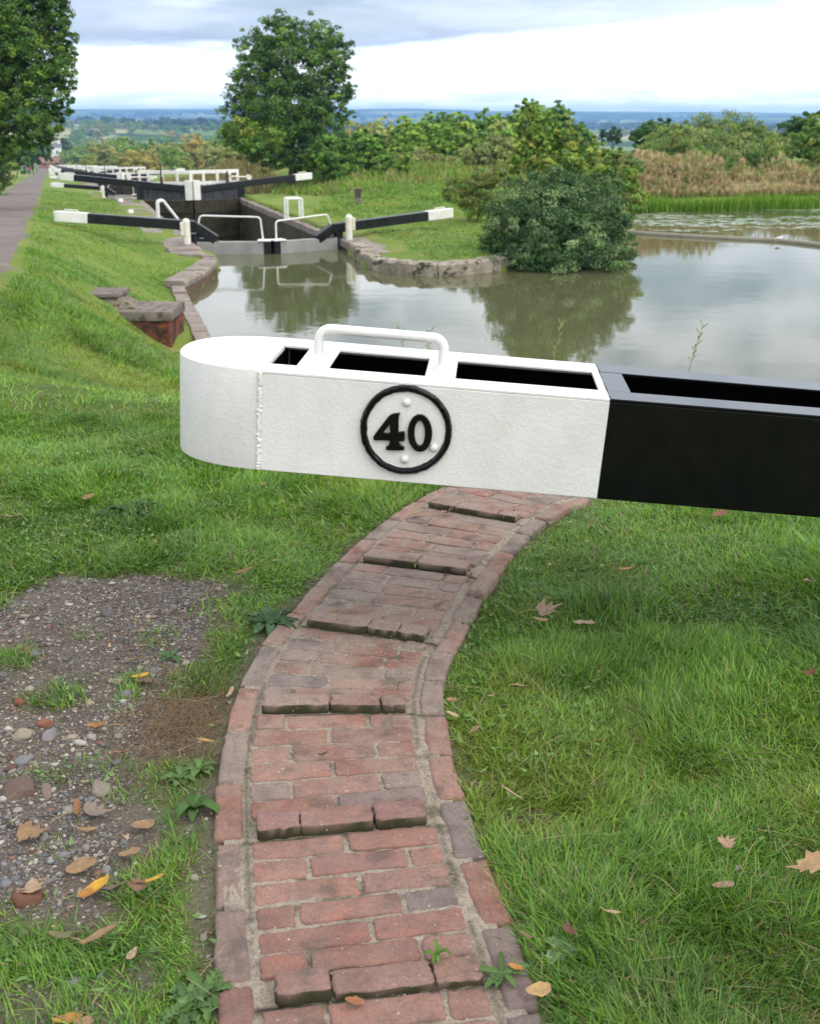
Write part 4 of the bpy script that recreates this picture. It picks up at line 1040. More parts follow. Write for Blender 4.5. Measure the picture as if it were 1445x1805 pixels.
stem_thing(722, 578, 10.5, 0, 'thin grass stem just above the beam handle', -.10)
stem_thing(745, 584, 10.5, 0, 'shorter grass stem right of the beam handle top', .08)

# ------------------------------------------------------------------ gravel, stones
ico = bmesh.new(); bmesh.ops.create_icosphere(ico, subdivisions=1, radius=1.0); IV = np.array([v.co[:] for v in ico.verts]); IF = np.array([[v.index for v in f.verts] for f in ico.faces]); ico.free()
ico = bmesh.new(); bmesh.ops.create_icosphere(ico, subdivisions=3, radius=1.0); IV3 = np.array([v.co[:] for v in ico.verts]); IF3 = np.array([[v.index for v in f.verts] for f in ico.faces]); ico.free()
STC = np.array([[.20, .195, .20], [.15, .15, .16], [.28, .25, .20], [.33, .29, .22], [.24, .20, .155], [.12, .10, .085], [.40, .37, .32], [.21, .10, .065], [.17, .17, .19]])
def stones(n_, region, keep, size, name, sink=.35):
    x, y = region(n_); k = keep(x, y) > rng.random(n_); x, y = x[k], y[k]; m = len(x); z = ground_z(x, y)
    s = size(m); sc = s[:, None] * np.stack([rng.uniform(.7, 1.5, m), rng.uniform(.6, 1.1, m), rng.uniform(.28, .62, m)], 1)
    a = rng.uniform(0, 6.28, m); v = IV[None] * (1 + rng.normal(0, .24, (m, len(IV), 1))) * sc[:, None]
    X = v[..., 0] * np.cos(a)[:, None] - v[..., 1] * np.sin(a)[:, None]; Y = v[..., 0] * np.sin(a)[:, None] + v[..., 1] * np.cos(a)[:, None]
    V = np.stack([X + x[:, None], Y + y[:, None], v[..., 2] + (z + sc[:, 2] * sink)[:, None]], -1).reshape(-1, 3)
    c = STC[rng.integers(len(STC), size=m)]; c = (c * .7 + c.mean(1, keepdims=True) * np.array([.33, .30, .26])) * rng.uniform(.5, 1.2, (m, 1))
    T = (np.arange(m)[:, None, None] * len(IV) + IF[None]).reshape(-1, 3)
    return V, np.zeros((0, 4), int), T, np.repeat(c, len(IV), 0)
reg_patch = lambda n_: (rng.uniform(-2.1, .1, n_), rng.uniform(1.3, 4.1, n_))
kp = lambda x, y: np.maximum(sstep(-.02, .12, patch_sd(x, y)), .45 * sstep(.5, .8, bare_w(x, y)) * (x < -.2) * (y < 2.8)) * (path_d(x, y) > HALF + .01) * (.35 + .65 * sstep(.25, .5, fbm(x, y, 2.0, 4))) * (.22 + .78 * sstep(-.55, -.85, x))
edge_k = lambda x, y: sstep(.10, .0, path_d(x, y) - HALF) * (path_d(x, y) > HALF + .008) * .5
tag(join('gravel', [stones(90000, reg_patch, kp, lambda m: .0028 + .0042 * rng.random(m) ** 2, 'gravel'), stones(5000, reg_patch, kp, lambda m: .006 + .009 * rng.random(m) ** 2.5, 'gravel'),
                    stones(260, reg_patch, kp, lambda m: .012 + .010 * rng.random(m) ** 2, 'gravel'),
                    stones(16000, lambda n_: (rng.uniform(-.9, 1.2, n_), rng.uniform(1.3, 4.7, n_)), edge_k, lambda m: .0015 + .0035 * rng.random(m) ** 2, 'gravel')], M_STONES), kind='stuff')
# pale grit scattered on the bricks
def gritk(x, y):
    d = path_d(x, y); return (d < HALF - .01) * (.05 + 1.0 * sstep(.22, .02, np.hypot(x + .12, (y - 3.0))) + .35 * sstep(.6, .75, fbm(x, y, 3, 3)))
v, q, t, c = stones(6000, lambda n_: (rng.uniform(-.8, .8, n_), rng.uniform(1.35, 4.6, n_)), gritk, lambda m: .0009 + .0017 * rng.random(m) ** 2, 'grit')
v[:, 2] += .034; c = np.clip(c * .5 + np.array([.42, .39, .33]), 0, .75)
tag(join('path_grit', [(v, q, t, c)], M_STONES), kind='stuff')

def stone_thing(px, py, w, h, col, label, name='stone', flat=.6, rot=None, cat='stone'):
    p = at_z(px, py, 0); z = float(ground_z(p[:1], p[1:2])[0]); r = np.random.default_rng(int(px * 7 + py)); sc = math.hypot(p[1], H) / F * 1.0
    v = IV3.copy(); v = np.sign(v) * np.abs(v) ** .75
    nz = fbm(v[:, 0] * 3 + px, v[:, 1] * 3 + v[:, 2] * 5 + py, 1.2, 3) - .5; v *= (1 + nz * .55)[:, None]
    for _ in range(4):
        nn = r.normal(0, 1, 3); nn /= np.linalg.norm(nn); nn[2] = abs(nn[2]); dd = v @ nn; lim = .72; v -= np.clip(dd - lim, 0, 9)[:, None] * nn
    v *= np.array([w * sc / 2, h * sc / 2 / .62, w * sc / 2 * flat]); a = r.uniform(-.5, .5) if rot is None else rot
    v = np.stack([v[:, 0] * math.cos(a) - v[:, 1] * math.sin(a), v[:, 0] * math.sin(a) + v[:, 1] * math.cos(a), v[:, 2]], 1)
    o = link(name, np_mesh(name, v, [IF3], np.tile(np.array(col), (len(v), 1)), True), M_STONES, None, (p[0], p[1], z + w * sc * flat * .16))
    tag(o, label, cat, 'larger stones in the gravel patch', 'thing')
for a in [(86, 1291, 34, 26, (.23, .22, .24), 'largest grey stone in the upper left of the gravel patch'), (38, 1294, 42, 20, (.30, .27, .21), 'flat tan oblong stone at the left edge of the gravel'),
          (126, 1298, 26, 14, (.33, .29, .23), 'small tan stone right of the largest grey stone'), (42, 1333, 36, 22, (.22, .22, .24), 'bluish grey slab stone below the tan oblong stone'),
          (80, 1268, 36, 16, (.26, .11, .075), 'broken red brick lump behind the largest grey stone'), (34, 1392, 64, 40, (.15, .105, .09), 'broad brown brick lump half sunk at the left edge'),
          (80, 1385, 22, 42, (.22, .16, .14), 'upright narrow brown stone beside the broad brown lump'), (178, 1384, 40, 34, (.25, .22, .18), 'mottled tan rough stone at the right of the gravel patch'),
          (48, 1582, 60, 34, (.18, .085, .06), 'dark red brick fragment low in the gravel'), (60, 1468, 24, 16, (.24, .20, .15), 'small sandy stone by a crumpled leaf'),
          (208, 1200, 26, 10, (.30, .27, .22), 'thin pale stone near the yellow leaf'), (222, 1221, 30, 14, (.20, .19, .19), 'grey flat stone below the thin pale stone'),
          (158, 1235, 22, 12, (.32, .28, .22), 'cream stone in the middle of the gravel'), (34, 1232, 30, 14, (.24, .10, .065), 'red brick chip far left in the gravel'),
          (186, 1527, 20, 14, (.24, .24, .25), 'pale grey pebble above the orange leaf'), (40, 1642, 18, 14, (.30, .25, .19), 'beige pebble near the bottom of the gravel')]:
    stone_thing(a[0], a[1], a[2] * .85, a[3] * .85, tuple(.8 * np.array(a[4]) * [1.04, 1, .93]), a[5])

# ------------------------------------------------------------------ fallen leaves
def leaf_shape(kind, r):
    """outline in the unit leaf plane; x along the midrib"""
    if kind == 'maple':
        key = [(0, -.5), (.10, -.42), (.30, -.52), (.34, -.30), (.62, -.34), (.55, -.12), (1.0, 0), (.55, .12), (.62, .34), (.34, .30), (.30, .52), (.10, .42), (0, .5), (-.12, .22), (-.10, 0), (-.12, -.22)]
        return np.array(key) + r.normal(0, .03, (16, 2))
    if kind == 'strip':
        return np.array([(-.2, -.16), (.3, -.22), (.8, -.16), (1, -.05), (.95, .12), (.5, .2), (.1, .17), (-.2, .1)]) + r.normal(0, .03, (8, 2))
    t = np.linspace(0, 2 * math.pi, 18, endpoint=False); return np.stack([.4 + .6 * np.cos(t), .32 * np.sin(t) * (1 + .25 * np.cos(t))], 1) + r.normal(0, .015, (18, 2))
def leaf_thing(px, py, size, col, kind, label, rot=None, curl=None, stem=False, lift=.0, col2=None):
    r = np.random.default_rng(int(px * 13 + py * 3)); p = at_z(px, py, .02); onpath = float(path_d(p[:1], p[1:2])[0]) < HALF
    z = .024 if onpath else float(ground_z(p[:1], p[1:2])[0]) + (.015 if float(bare_w(p[:1], p[1:2])[0]) > .5 else .042)
    size = size * .78; col = np.array(col) * .85
    sc = size * math.hypot(math.hypot(p[0], p[1]), H) / F
    out = leaf_shape(kind, r); cen_ = np.array([.33, 0.0]); rings = [cen_[None]] + [cen_ + (out - cen_) * f for f in (.25, .5, .75, 1.0)]
    P2 = np.vstack(rings); m = len(out); q = []
    for k_ in range(3): 
        b0 = 1 + k_ * m; j = np.arange(m); q.append(np.stack([b0 + j, b0 + (j + 1) % m, b0 + m + (j + 1) % m, b0 + m + j], 1))
    tr = np.stack([np.zeros(m, int), 1 + (np.arange(m) + 1) % m, 1 + np.arange(m)], 1)
    cu_ = r.uniform(.5, 1.5) if curl is None else curl; fx, fy = P2[:, 0] - .35, P2[:, 1]
    zz_ = cu_ * (.55 * fy ** 2 + .35 * fx ** 2) + .10 * (fbm(P2[:, 0] * 4 + px, P2[:, 1] * 4, 1.0, 3) - .5) * 2 + .06 * np.abs(fy) ; y2 = fy * (1 - .18 * cu_); x2 = fx * (1 - .10 * cu_)
    tilt = r.normal(0, .22, 2); zz_ = zz_ + x2 * tilt[0] + y2 * tilt[1]; zz_ -= zz_.min()
    a = r.uniform(0, 6.28) if rot is None else math.radians(rot)
    V = np.stack([(x2 * math.cos(a) - y2 * math.sin(a)) * sc, (x2 * math.sin(a) + y2 * math.cos(a)) * sc, zz_ * sc], 1)
    C = np.tile(np.array(col, float), (len(V), 1)) * r.uniform(.85, 1.1, (len(V), 1))
    if col2 is not None: w_ = sstep(.0, .25, fx + .6 * fy)[:, None]; C = C * (1 - w_) + np.array(col2) * w_
    me = np_mesh('fallen_leaf', V, [np.vstack(q), tr], C, True)
    o = link('fallen_leaf', me, M_DEADLEAF, None, (p[0], p[1], z + lift)); tag(o, label, 'leaf', 'fallen leaves', 'thing')
    if stem:
        b = MB(); e = np.array([math.cos(a), math.sin(a)]); b.tube([(*(-e * .42 * sc), .12 * sc), (*(-e * .75 * sc), .16 * sc), (*(-e * 1.15 * sc), .05 * sc)], .0011, 5); b.build('leaf_stalk', M_STALK, o)
M_STALK = simple('leaf_stalk_tan', (.30, .20, .09), (.36, .25, .12), 20, .8, .2)
TAN, PALE, BRN, ORG, YEL, GRY, RED = (.31, .195, .105), (.42, .30, .19), (.20, .12, .075), (.42, .20, .05), (.58, .34, .045), (.24, .19, .15), (.22, .085, .04)
LV = [(163, 1566, 64, ORG, 'oval', 'bright orange curled leaf on the gravel', 25, 1.6, False, 0, YEL), (196, 1560, 56, GRY, 'oval', 'grey brown curled leaf touching the bright orange leaf', -10, 1.8),
      (262, 1562, 58, YEL, 'strip', 'yellow folded leaf near the path edge on bare soil', 10, 1.2), (245, 1568, 56, BRN, 'maple', 'brown withered leaf beneath the yellow folded leaf', 100, 1.3),
      (172, 1660, 70, TAN, 'strip', 'large tan torn leaf low on the gravel', 40, .5), (110, 1660, 52, (.20, .19, .09), 'strip', 'olive brown folded leaf left of the large tan torn leaf', 160, 1.5, True), (233, 1673, 34, PALE, 'oval', 'small pale curled leaf right of the large tan torn leaf', 250, 1.6),
      (140, 1520, 56, TAN, 'oval', 'flat tan leaf above the bright orange leaf', 25, .5), (55, 1464, 64, TAN, 'maple', 'crumpled tan leaf at the left of the gravel', 10, .8), (60, 1562, 62, PALE, 'maple', 'pale crumpled leaf above the dark red brick fragment', -20, .9),
      (135, 1417, 44, (.30, .14, .06), 'strip', 'narrow orange brown leaf standing on the gravel', 105, 1.0), (172, 1421, 58, GRY, 'maple', 'grey brown crumpled leaf beside the mottled tan stone', 15, .8), (153, 1452, 38, TAN, 'strip', 'short tan leaf strip below the grey brown crumpled leaf', 15, .8),
      (250, 1447, 46, TAN, 'oval', 'tan oval leaf on soil at the right of the gravel', 5, .8), (226, 1499, 42, TAN, 'oval', 'small tan oval leaf below the other tan oval leaf', 0, .4), (116, 1790, 52, ORG, 'oval', 'orange leaf at the bottom left of the photo', 20, .6), (148, 1800, 34, TAN, 'oval', 'tan leaf tip next to the bottom orange leaf', 0, .8),
      (173, 1276, 46, (.34, .18, .075), 'oval', 'cupped brown leaf with long stalk on the gravel', 190, 2.2, True), (212, 1317, 40, (.36, .17, .09), 'strip', 'rolled orange brown leaf below the cupped leaf', 30, 1.6), (246, 1190, 40, YEL, 'strip', 'yellow leaf in the upper gravel patch', 10, 1.4), (252, 1196, 44, BRN, 'oval', 'brown leaf half under the upper yellow leaf', -15, 1.0),
      (236, 1153, 40, TAN, 'strip', 'tan leaf in the upper middle of the gravel', 5, .6), (312, 1082, 20, TAN, 'oval', 'tiny tan leaf near the top of the gravel patch', 60, 1.6), (404, 1214, 34, PALE, 'strip', 'pale leaf standing against the left edge of the path', 75, 1.2), (362, 1314, 34, (.40, .24, .09), 'oval', 'orange tan leaf beside the green weed left of the path', 5, .6),
      (430, 1014, 36, TAN, 'strip', 'tan leaf in the grass above the gravel', 20, .8), (480, 995, 22, PALE, 'oval', 'whitish leaf in the grass above the dock plant', 60, 1.4), (155, 880, 26, TAN, 'oval', 'tan leaf in the grass far left below the beam', 0, .9), (18, 912, 44, (.30, .20, .12), 'strip', 'thin brown leaf at the left edge of the grass', 20, .8),
      (262, 892, 30, TAN, 'strip', 'small tan leaf in the grass under the rounded cap', 10, .8), (733, 909, 32, TAN, 'strip', 'flat tan leaf on the path below the top ridge', 5, .4), (788, 906, 30, (.36, .23, .13), 'maple', 'curled light brown leaf against the top ridge of the path', 60, 1.6), (828, 1018, 30, BRN, 'maple', 'dark brown leaf in the right joint of the path', 80, 1.4), (588, 1080, 26, (.33, .21, .12), 'oval', 'small tan leaf on the path above the third ridge', 40, 1.2),
      (568, 1333, 22, (.12, .07, .05), 'oval', 'small dark leaf on the purple path brick', 20, 1.6), (624, 1770, 36, (.32, .14, .06), 'oval', 'rusty brown leaf below the nearest ridge of the path', 10, .8), (966, 1084, 58, (.36, .26, .18), 'maple', 'large tan sycamore leaf in the right grass', 10, .9, True), (952, 1098, 34, (.38, .25, .15), 'strip', 'narrow tan leaf under the large sycamore leaf', 15, .9),
      (1026, 1104, 48, (.42, .31, .22), 'oval', 'pale oval leaf right of the large sycamore leaf', 8, .8), (913, 1219, 44, PALE, 'maple', 'pale torn leaf in the grass right of the path', -10, .8), (872, 1240, 40, PALE, 'strip', 'long pale leaf lying diagonally near the path', 130, .8), (800, 1246, 34, TAN, 'maple', 'tan leaf against the right path edge', 20, 1.0), (796, 1272, 28, PALE, 'oval', 'pale leaf scrap just below the tan edge leaf', 0, 1.0),
      (1418, 1542, 70, (.46, .29, .15), 'maple', 'large light brown leaf at the right edge of the photo', 170, .6), (1270, 1577, 40, (.34, .22, .15), 'oval', 'brown oval leaf in the lower right grass', 0, .7), (1281, 1500, 44, (.36, .24, .15), 'maple', 'tan leaf half hidden in the right grass', 30, 1.0), (1300, 1548, 40, GRY, 'strip', 'grey brown leaf leaning in the tall right tuft', 80, 1.2), (1073, 1620, 38, PALE, 'strip', 'pale brown leaf in the lower middle grass', -12, .8),
      (1004, 1650, 32, (.15, .07, .045), 'oval', 'dark brown leaf in the grass right of the path bottom', 130, 1.0), (908, 1709, 30, ORG, 'oval', 'small orange leaf on the right path edging', -20, .8), (946, 1762, 46, (.46, .29, .13), 'oval', 'tan orange leaf at the bottom right of the path', 5, .5), (928, 1664, 36, (.30, .17, .10), 'strip', 'reddish brown leaf strip at the path edge', 120, 1.0), (1266, 912, 30, (.26, .13, .08), 'oval', 'red brown leaf in the grass under the black beam', 0, 1.0),
      (1426, 1195, 34, RED, 'maple', 'dark red leaf at the right edge in the grass', 60, .9), (900, 1412, 44, PALE, 'strip', 'pale leaf in the grass right of the second ridge', -15, .8), (1100, 1005, 28, (.42, .24, .12), 'strip', 'orange tan leaf high in the right grass', -15, .6), (1425, 1032, 24, PALE, 'maple', 'small pale leaf near the right edge below the beam', 0, 1.2), (835, 1300, 24, TAN, 'oval', 'tan scrap of leaf on soil right of the path', 20, .9)]
for a in LV: leaf_thing(*a)

# ------------------------------------------------------------------ small broad-leaved plants
def rosette(px, py, nleaf, L, wdt, col, label, name, lift=.3, cat='plant', zoff=0.0, spread=6.28, rot0=0.0):
    r = np.random.default_rng(int(px + py)); p = at_z(px, py, .01); z = (.012 if float(path_d(p[:1], p[1:2])[0]) < HALF else float(ground_z(p[:1], p[1:2])[0])) + zoff
    o = empty(name, (p[0], p[1], z)); tag(o, label, cat, None, 'thing')
    for i_ in range(nleaf):
        a = rot0 + spread * i_ / nleaf + r.normal(0, .25); l = L * r.uniform(.65, 1.1); w = wdt * r.uniform(.8, 1.15); k_ = 9 if 'dandelion' not in name else 17
        t = np.linspace(0, 1, k_); prof = w * np.sin(np.clip(t * .93 + .07, 0, 1) * math.pi) ** .65 * (1 if k_ == 9 else .45 + .55 * np.abs(np.sin(t * 15.0 + i_))); up = lift * r.uniform(.6, 1.4)
        xs = l * t; zs_ = l * (up * 1.6 * t - up * 1.5 * t * t) + .004; V = []
        for j in range(k_):
            wav = .010 * math.sin(j * 2.1 + i_); 
            for s, f in ((-1, 1), (0, 0), (1, 1)):
                wx, wy, wz = xs[j], s * prof[j] * .5, zs_[j] + f * (prof[j] * .22 + wav * (1 if s > 0 else -1) * L * 3)
                V.append((wx * math.cos(a) - wy * math.sin(a), wx * math.sin(a) + wy * math.cos(a), max(wz, .003)))
        q = [(j * 3 + s, j * 3 + s + 1, j * 3 + s + 4, j * 3 + s + 3) for j in range(k_ - 1) for s in (0, 1)]
        C = np.tile(np.array(col) * r.uniform(.75, 1.25), (len(V), 1)); C[1::3] *= 1.35
        link('leaf', np_mesh('leaf', V, [np.array(q)], C * .95, True), M_LEAF, o)
rosette(478, 1092, 15, .12, .036, (.06, .115, .045), 'dark green dock plant at the left edge of the path', 'dock_plant', .42)
rosette(737, 996, 10, .05, .02, (.09, .16, .03), 'small green weed growing against a path ridge', 'weed', .5, zoff=.0)
rosette(350, 1345, 9, .06, .022, (.10, .17, .05), 'pale green weed on soil left of the path', 'weed', .35)
rosette(318, 1360, 8, .055, .02, (.075, .14, .04), 'small weed beside the paler weed left of the path', 'weed', .4)
rosette(345, 1425, 10, .06, .026, (.06, .125, .03), 'bushy dark weed tight against the left path edging', 'weed', .8)
rosette(362, 1742, 14, .085, .024, (.09, .16, .045), 'spiky dandelion plant at the lower left path edge', 'dandelion_plant', .35)
rosette(330, 1775, 12, .075, .022, (.085, .15, .05), 'pale dandelion plant near the bottom edge left of the path', 'dandelion_plant', .35)
rosette(885, 1722, 8, .06, .020, (.085, .15, .045), 'dandelion leaves spreading onto the right path edging', 'dandelion_plant', .25)
rosette(985, 1668, 5, .05, .026, (.15, .22, .12), 'pale leafed weed in the grass right of the path', 'weed', .5)
rosette(232, 905, 18, .15, .022, (.05, .10, .035), 'dark weed clump in the grass left below the beam', 'weed', .9)
rosette(300, 1150, 6, .07, .014, (.075, .15, .05), 'lone green plantain on the soil by the gravel', 'plantain', .5)
rosette(770, 1698, 6, .032, .010, (.09, .17, .03), 'tiny sprout in the joint of the nearest ridge', 'weed', 1.1, zoff=.01)

# dry brown grass mat beside the path and moss along the ridges
def mat_reg(n_):
    c = at_z(330, 1262, 0); return c[0] + rng.normal(0, .085, n_), c[1] + rng.normal(0, .13, n_)
x, y = mat_reg(2600); k_ = path_d(x, y) > HALF + .02; x, y = x[k_], y[k_]; nb = len(x)
dry = blades(x, y, ground_z(x, y) + .001, rng.uniform(.03, .08, nb), rng.uniform(0, 6.28, nb), rng.uniform(1.0, 1.5, nb), rng.uniform(.0012, .0024, nb), np.array([[.24, .16, .085]]) * rng.uniform(.5, 1.25, (nb, 1)), 2)
tx, ty = wedge(1.4, 4.5)(900); kk = path_d(tx, ty) > HALF + .02; tx, ty = tx[kk], ty[kk]; nb2 = len(tx)
twig = blades(tx, ty, ground_z(tx, ty) + .022, rng.uniform(.06, .16, nb2), rng.uniform(0, 6.28, nb2), rng.uniform(1.25, 1.5, nb2), rng.uniform(.0015, .0026, nb2), np.array([[.38, .30, .17]]) * rng.uniform(.6, 1.1, (nb2, 1)), 3)
tag(join('dry_grass_litter', [dry, twig], M_GRASS), kind='stuff')
ms, mt = [], []
for s0 in ridge_s:
    k_ = 420; ms.append(s0 - rng.exponential(.006, k_)); mt.append(rng.uniform(-INW, INW, k_) * np.where(rng.random(k_) < .6, 1, 1.0))
k_ = 2600; ms.append(rng.uniform(0, ridge_s[-1], k_)); mt.append(np.where(rng.random(k_) < .5, -1, 1) * rng.choice([INW + .006, HALF - .002], k_) + rng.normal(0, .003, k_))
ms, mt = np.concatenate(ms), np.concatenate(mt); x, y = path_pt(ms, mt); kk = fbm(x, y, 6, 3) > .54; x, y = x[kk], y[kk]; nb = len(x)
mossb = blades(x, y, np.full(nb, .002), rng.uniform(.005, .014, nb), rng.uniform(0, 6.28, nb), rng.uniform(.1, 1.1, nb), rng.uniform(.002, .005, nb), np.array([[.075, .10, .018]]) * rng.uniform(.5, 1.4, (nb, 1)), 2)
tag(join('moss', [mossb], M_GRASS), kind='stuff')

# clover and other small round leaves low in the turf, and scraps of old leaf
tx, ty = wedge(1.25, 5.5)(16000); kk = (cover_near(tx, ty) > rng.random(16000)) & (fbm(tx + 3, ty, 1.6, 3) > .50); tx, ty = tx[kk], ty[kk]; nb = len(tx)
clv = blades(tx, ty, ground_z(tx, ty) + rng.uniform(.005, .03, nb), rng.uniform(.012, .026, nb), rng.uniform(0, 6.28, nb), rng.uniform(.8, 1.5, nb), rng.uniform(.008, .014, nb), np.array([[.13, .24, .06]]) * rng.uniform(.6, 1.4, (nb, 1)), 3)
tag(join('clover', [clv], M_GRASS), kind='stuff')
tx, ty = wedge(1.3, 5.5)(1500); kk = (path_d(tx, ty) > HALF) & ((fbm(tx - 8, ty, 1.2, 3) > .5) | (bare_w(tx, ty) > .5)); tx, ty = tx[kk], ty[kk]; nb = len(tx)
lit = blades(tx, ty, ground_z(tx, ty) + np.where(bare_w(tx, ty) > .5, .006, .028), rng.uniform(.010, .026, nb), rng.uniform(0, 6.28, nb), rng.uniform(1.1, 1.5, nb), rng.uniform(.005, .012, nb), np.array([[.30, .19, .11]]) * rng.uniform(.4, 1.4, (nb, 1)), 3)
tag(join('leaf_litter', [lit], M_DEADLEAF), kind='stuff')
# ------------------------------------------------------------------ foliage
GAIN = 1.75
def leaf_cloud(blobs, nleaf, size, pal, seed, clump=.22, per=60, shell=.6, droop=.25, aspect=.62, up=.35, jitter=.22, patch=1.0, zmin=None):
    """leaf-sized faces in clumps through the volume of ellipsoid blobs (cx,cy,cz,rx,ry,rz)"""
    r = np.random.default_rng(seed); B = np.array(blobs, float); vol = (B[:, 3] * B[:, 4] * B[:, 5]) ** .72; vol /= vol.sum()
    nc = max(4, nleaf // per); bi = r.choice(len(B), nc, p=vol); d = r.normal(0, 1, (nc, 3)); d /= np.linalg.norm(d, axis=1)[:, None]
    rad = np.where(r.random(nc) < .72, 1 - shell * r.random(nc) ** 1.8 * .6, r.random(nc) ** .5)
    wob = 1 + .30 * (vnoise(d[:, 0] * 2 + bi * 3.1, d[:, 1] * 2 + d[:, 2] * 2.7, 1.3) - .5) * 2
    cc = B[bi, :3] + d * B[bi, 3:] * (rad * wob)[:, None]; cr = clump * np.cbrt(B[bi, 3] * B[bi, 4] * B[bi, 5]) * r.uniform(.6, 1.35, nc)
    pal = np.array(pal); ccol = pal[r.integers(len(pal), size=nc)] * r.uniform(.72, 1.28, (nc, 1)) ** patch
    li = r.integers(nc, size=nleaf); o = r.normal(0, 1, (nleaf, 3)); o /= np.linalg.norm(o, axis=1)[:, None]; o *= (r.random(nleaf) ** .45)[:, None]
    pos = cc[li] + o * cr[li][:, None] * np.array([1.15, 1.15, .72])
    if zmin is not None: pos[:, 2] = np.where(pos[:, 2] < zmin, zmin + np.abs(r.normal(0, .12, nleaf)), pos[:, 2])
    nrm = o * .8 + d[li] * .7 + r.normal(0, .55, (nleaf, 3)) + np.array([0, 0, up]); nrm /= np.linalg.norm(nrm, axis=1)[:, None]
    t = np.cross(nrm, r.normal(0, 1, (nleaf, 3))); t /= np.linalg.norm(t, axis=1)[:, None] + 1e-9; t[:, 2] -= droop; t /= np.linalg.norm(t, axis=1)[:, None]
    s = np.cross(nrm, t); L = size * r.uniform(.65, 1.35, nleaf); wv = L * aspect
    V = np.stack([pos - t * (L * .5)[:, None], pos - s * (wv * .5)[:, None] + nrm * (L * .06)[:, None], pos + t * (L * .55)[:, None], pos + s * (wv * .5)[:, None] + nrm * (L * .06)[:, None]], 1).reshape(-1, 3)
    C = np.repeat(np.clip(GAIN * ccol[li] * r.uniform(1 - jitter, 1 + jitter, (nleaf, 1)) * r.normal(1, .06, (nleaf, 3)), .003, .6), 4, 0)
    return V, np.arange(nleaf * 4).reshape(-1, 4), C, cc
def limbs(base, r0, top, targets, seed):
    r = np.random.default_rng(seed); b = MB(); base, top = np.asarray(base, float), np.asarray(top, float); Lh = np.linalg.norm(top - base)
    pts = [base + (top - base) * t + np.array([r.normal(0, .02), r.normal(0, .02), 0]) * Lh * (t > 0) for t in np.linspace(0, 1, 7)]
    b.tube(pts, np.linspace(r0, r0 * .22, 7), 8)
    for q in targets:
        t = r.uniform(.2, .8); a = base + (top - base) * t; m = (a + q) / 2 + np.array([0, 0, .10 * np.linalg.norm(q - a)])
        b.tube([a, m, q], [r0 * .38 * (1.1 - t), r0 * .22 * (1.1 - t), .012], 5)
    return b
def plant(name, label, B, base, pal, nleaf, size, cat='tree', group=None, seed=0, trunk=.16, nl=14, crown='crown', stem='trunk', top=None, **kw):
    base = np.asarray(base, float); o = empty(name, tuple(base)); tag(o, label, cat, group, 'thing')
    V, Q, C, cc = leaf_cloud(B, nleaf, size, pal, seed, **kw)
    link(crown, np_mesh(crown, V - base, [Q], C), M_LEAF, o)
    r = np.random.default_rng(seed + 5); tg = cc[r.choice(len(cc), min(nl, len(cc)), replace=False)] - base
    hi = max(B, key=lambda q: q[2] + q[5]); tp = (np.array([hi[0], hi[1], hi[2] + hi[5] * .4]) if top is None else np.asarray(top)) - base
    limbs((0, 0, -.3), trunk, tp, tg, seed).build(stem, M_BARK, o, smooth=True); return o
def gz1(x, y): return float(ground_z(np.array([x]), np.array([y]))[0])
def tree_px(name, label, D, blobs, bx, pal, nleaf, size, deep=.9, base_z=None, **kw):
    """blobs: (px, py, half width px, half height px[, depth offset m]) of the photo at distance D"""
    B = []
    for q in blobs:
        dd = D + (q[4] if len(q) > 4 else 0); c = at_y(q[0], q[1], dd); m = math.hypot(c[1], H - c[2]) / F
        B.append((c[0], c[1], c[2], q[2] * m, max(q[2], .8 * q[3]) * m * deep, q[3] * m))
    x = at_y(bx, 300, D)[0]; z = gz1(x, D) if base_z is None else base_z
    return plant(name, label, B, (x, D, z), pal, nleaf, size, **kw)

DG = [(.034, .072, .015), (.050, .100, .020), (.072, .128, .023), (.042, .085, .024)]
MG = [(.075, .140, .024), (.105, .175, .030), (.060, .120, .026), (.125, .185, .036)]
YG = [(.125, .185, .025), (.155, .20, .030), (.09, .155, .022), (.17, .19, .035)]
BG = [(.080, .170, .022), (.110, .210, .028), (.065, .140, .020)]
OL = [(.125, .140, .040), (.165, .165, .050), (.100, .120, .036), (.15, .16, .065)]
OR = [(.20, .155, .050), (.25, .19, .06), (.17, .155, .045), (.14, .14, .04)]
WIL = [(.125, .165, .055), (.160, .195, .065), (.100, .145, .050), (.185, .205, .068)]
# the tall field maple / sycamore beyond the lock
tree_px('maple_tree', 'tall rounded green tree standing alone beyond the near lock', 78,
        [(496, 58, 38, 32), (556, 72, 42, 36), (592, 105, 30, 40), (452, 95, 38, 36), (510, 120, 62, 48), (585, 165, 36, 36), (440, 158, 40, 36), (505, 190, 74, 46), (428, 205, 36, 26), (455, 238, 54, 30),
         (412, 232, 24, 18), (560, 232, 50, 34), (480, 272, 50, 24), (540, 275, 52, 26), (606, 205, 20, 14), (612, 150, 12, 22), (420, 130, 16, 14)], 512,
        DG + DG + MG, 95000, .145, seed=11, trunk=.30, nl=46, clump=.19, per=45, patch=1.3)
tree_px('maple_branch', '', 76.5, [(430, 232, 34, 20), (462, 240, 36, 18), (425, 255, 24, 12)], 512, YG, 10, .17) if False else None
tree_px('yellowing_bush', 'yellow green bush in front of the lower left of the tall tree', 74, [(425, 226, 32, 16), (462, 236, 40, 16), (418, 250, 30, 12), (460, 256, 34, 12)], 450, YG + MG, 5200, .18, cat='bush', seed=12, trunk=.07, nl=10, crown='foliage', stem='stems', clump=.3)
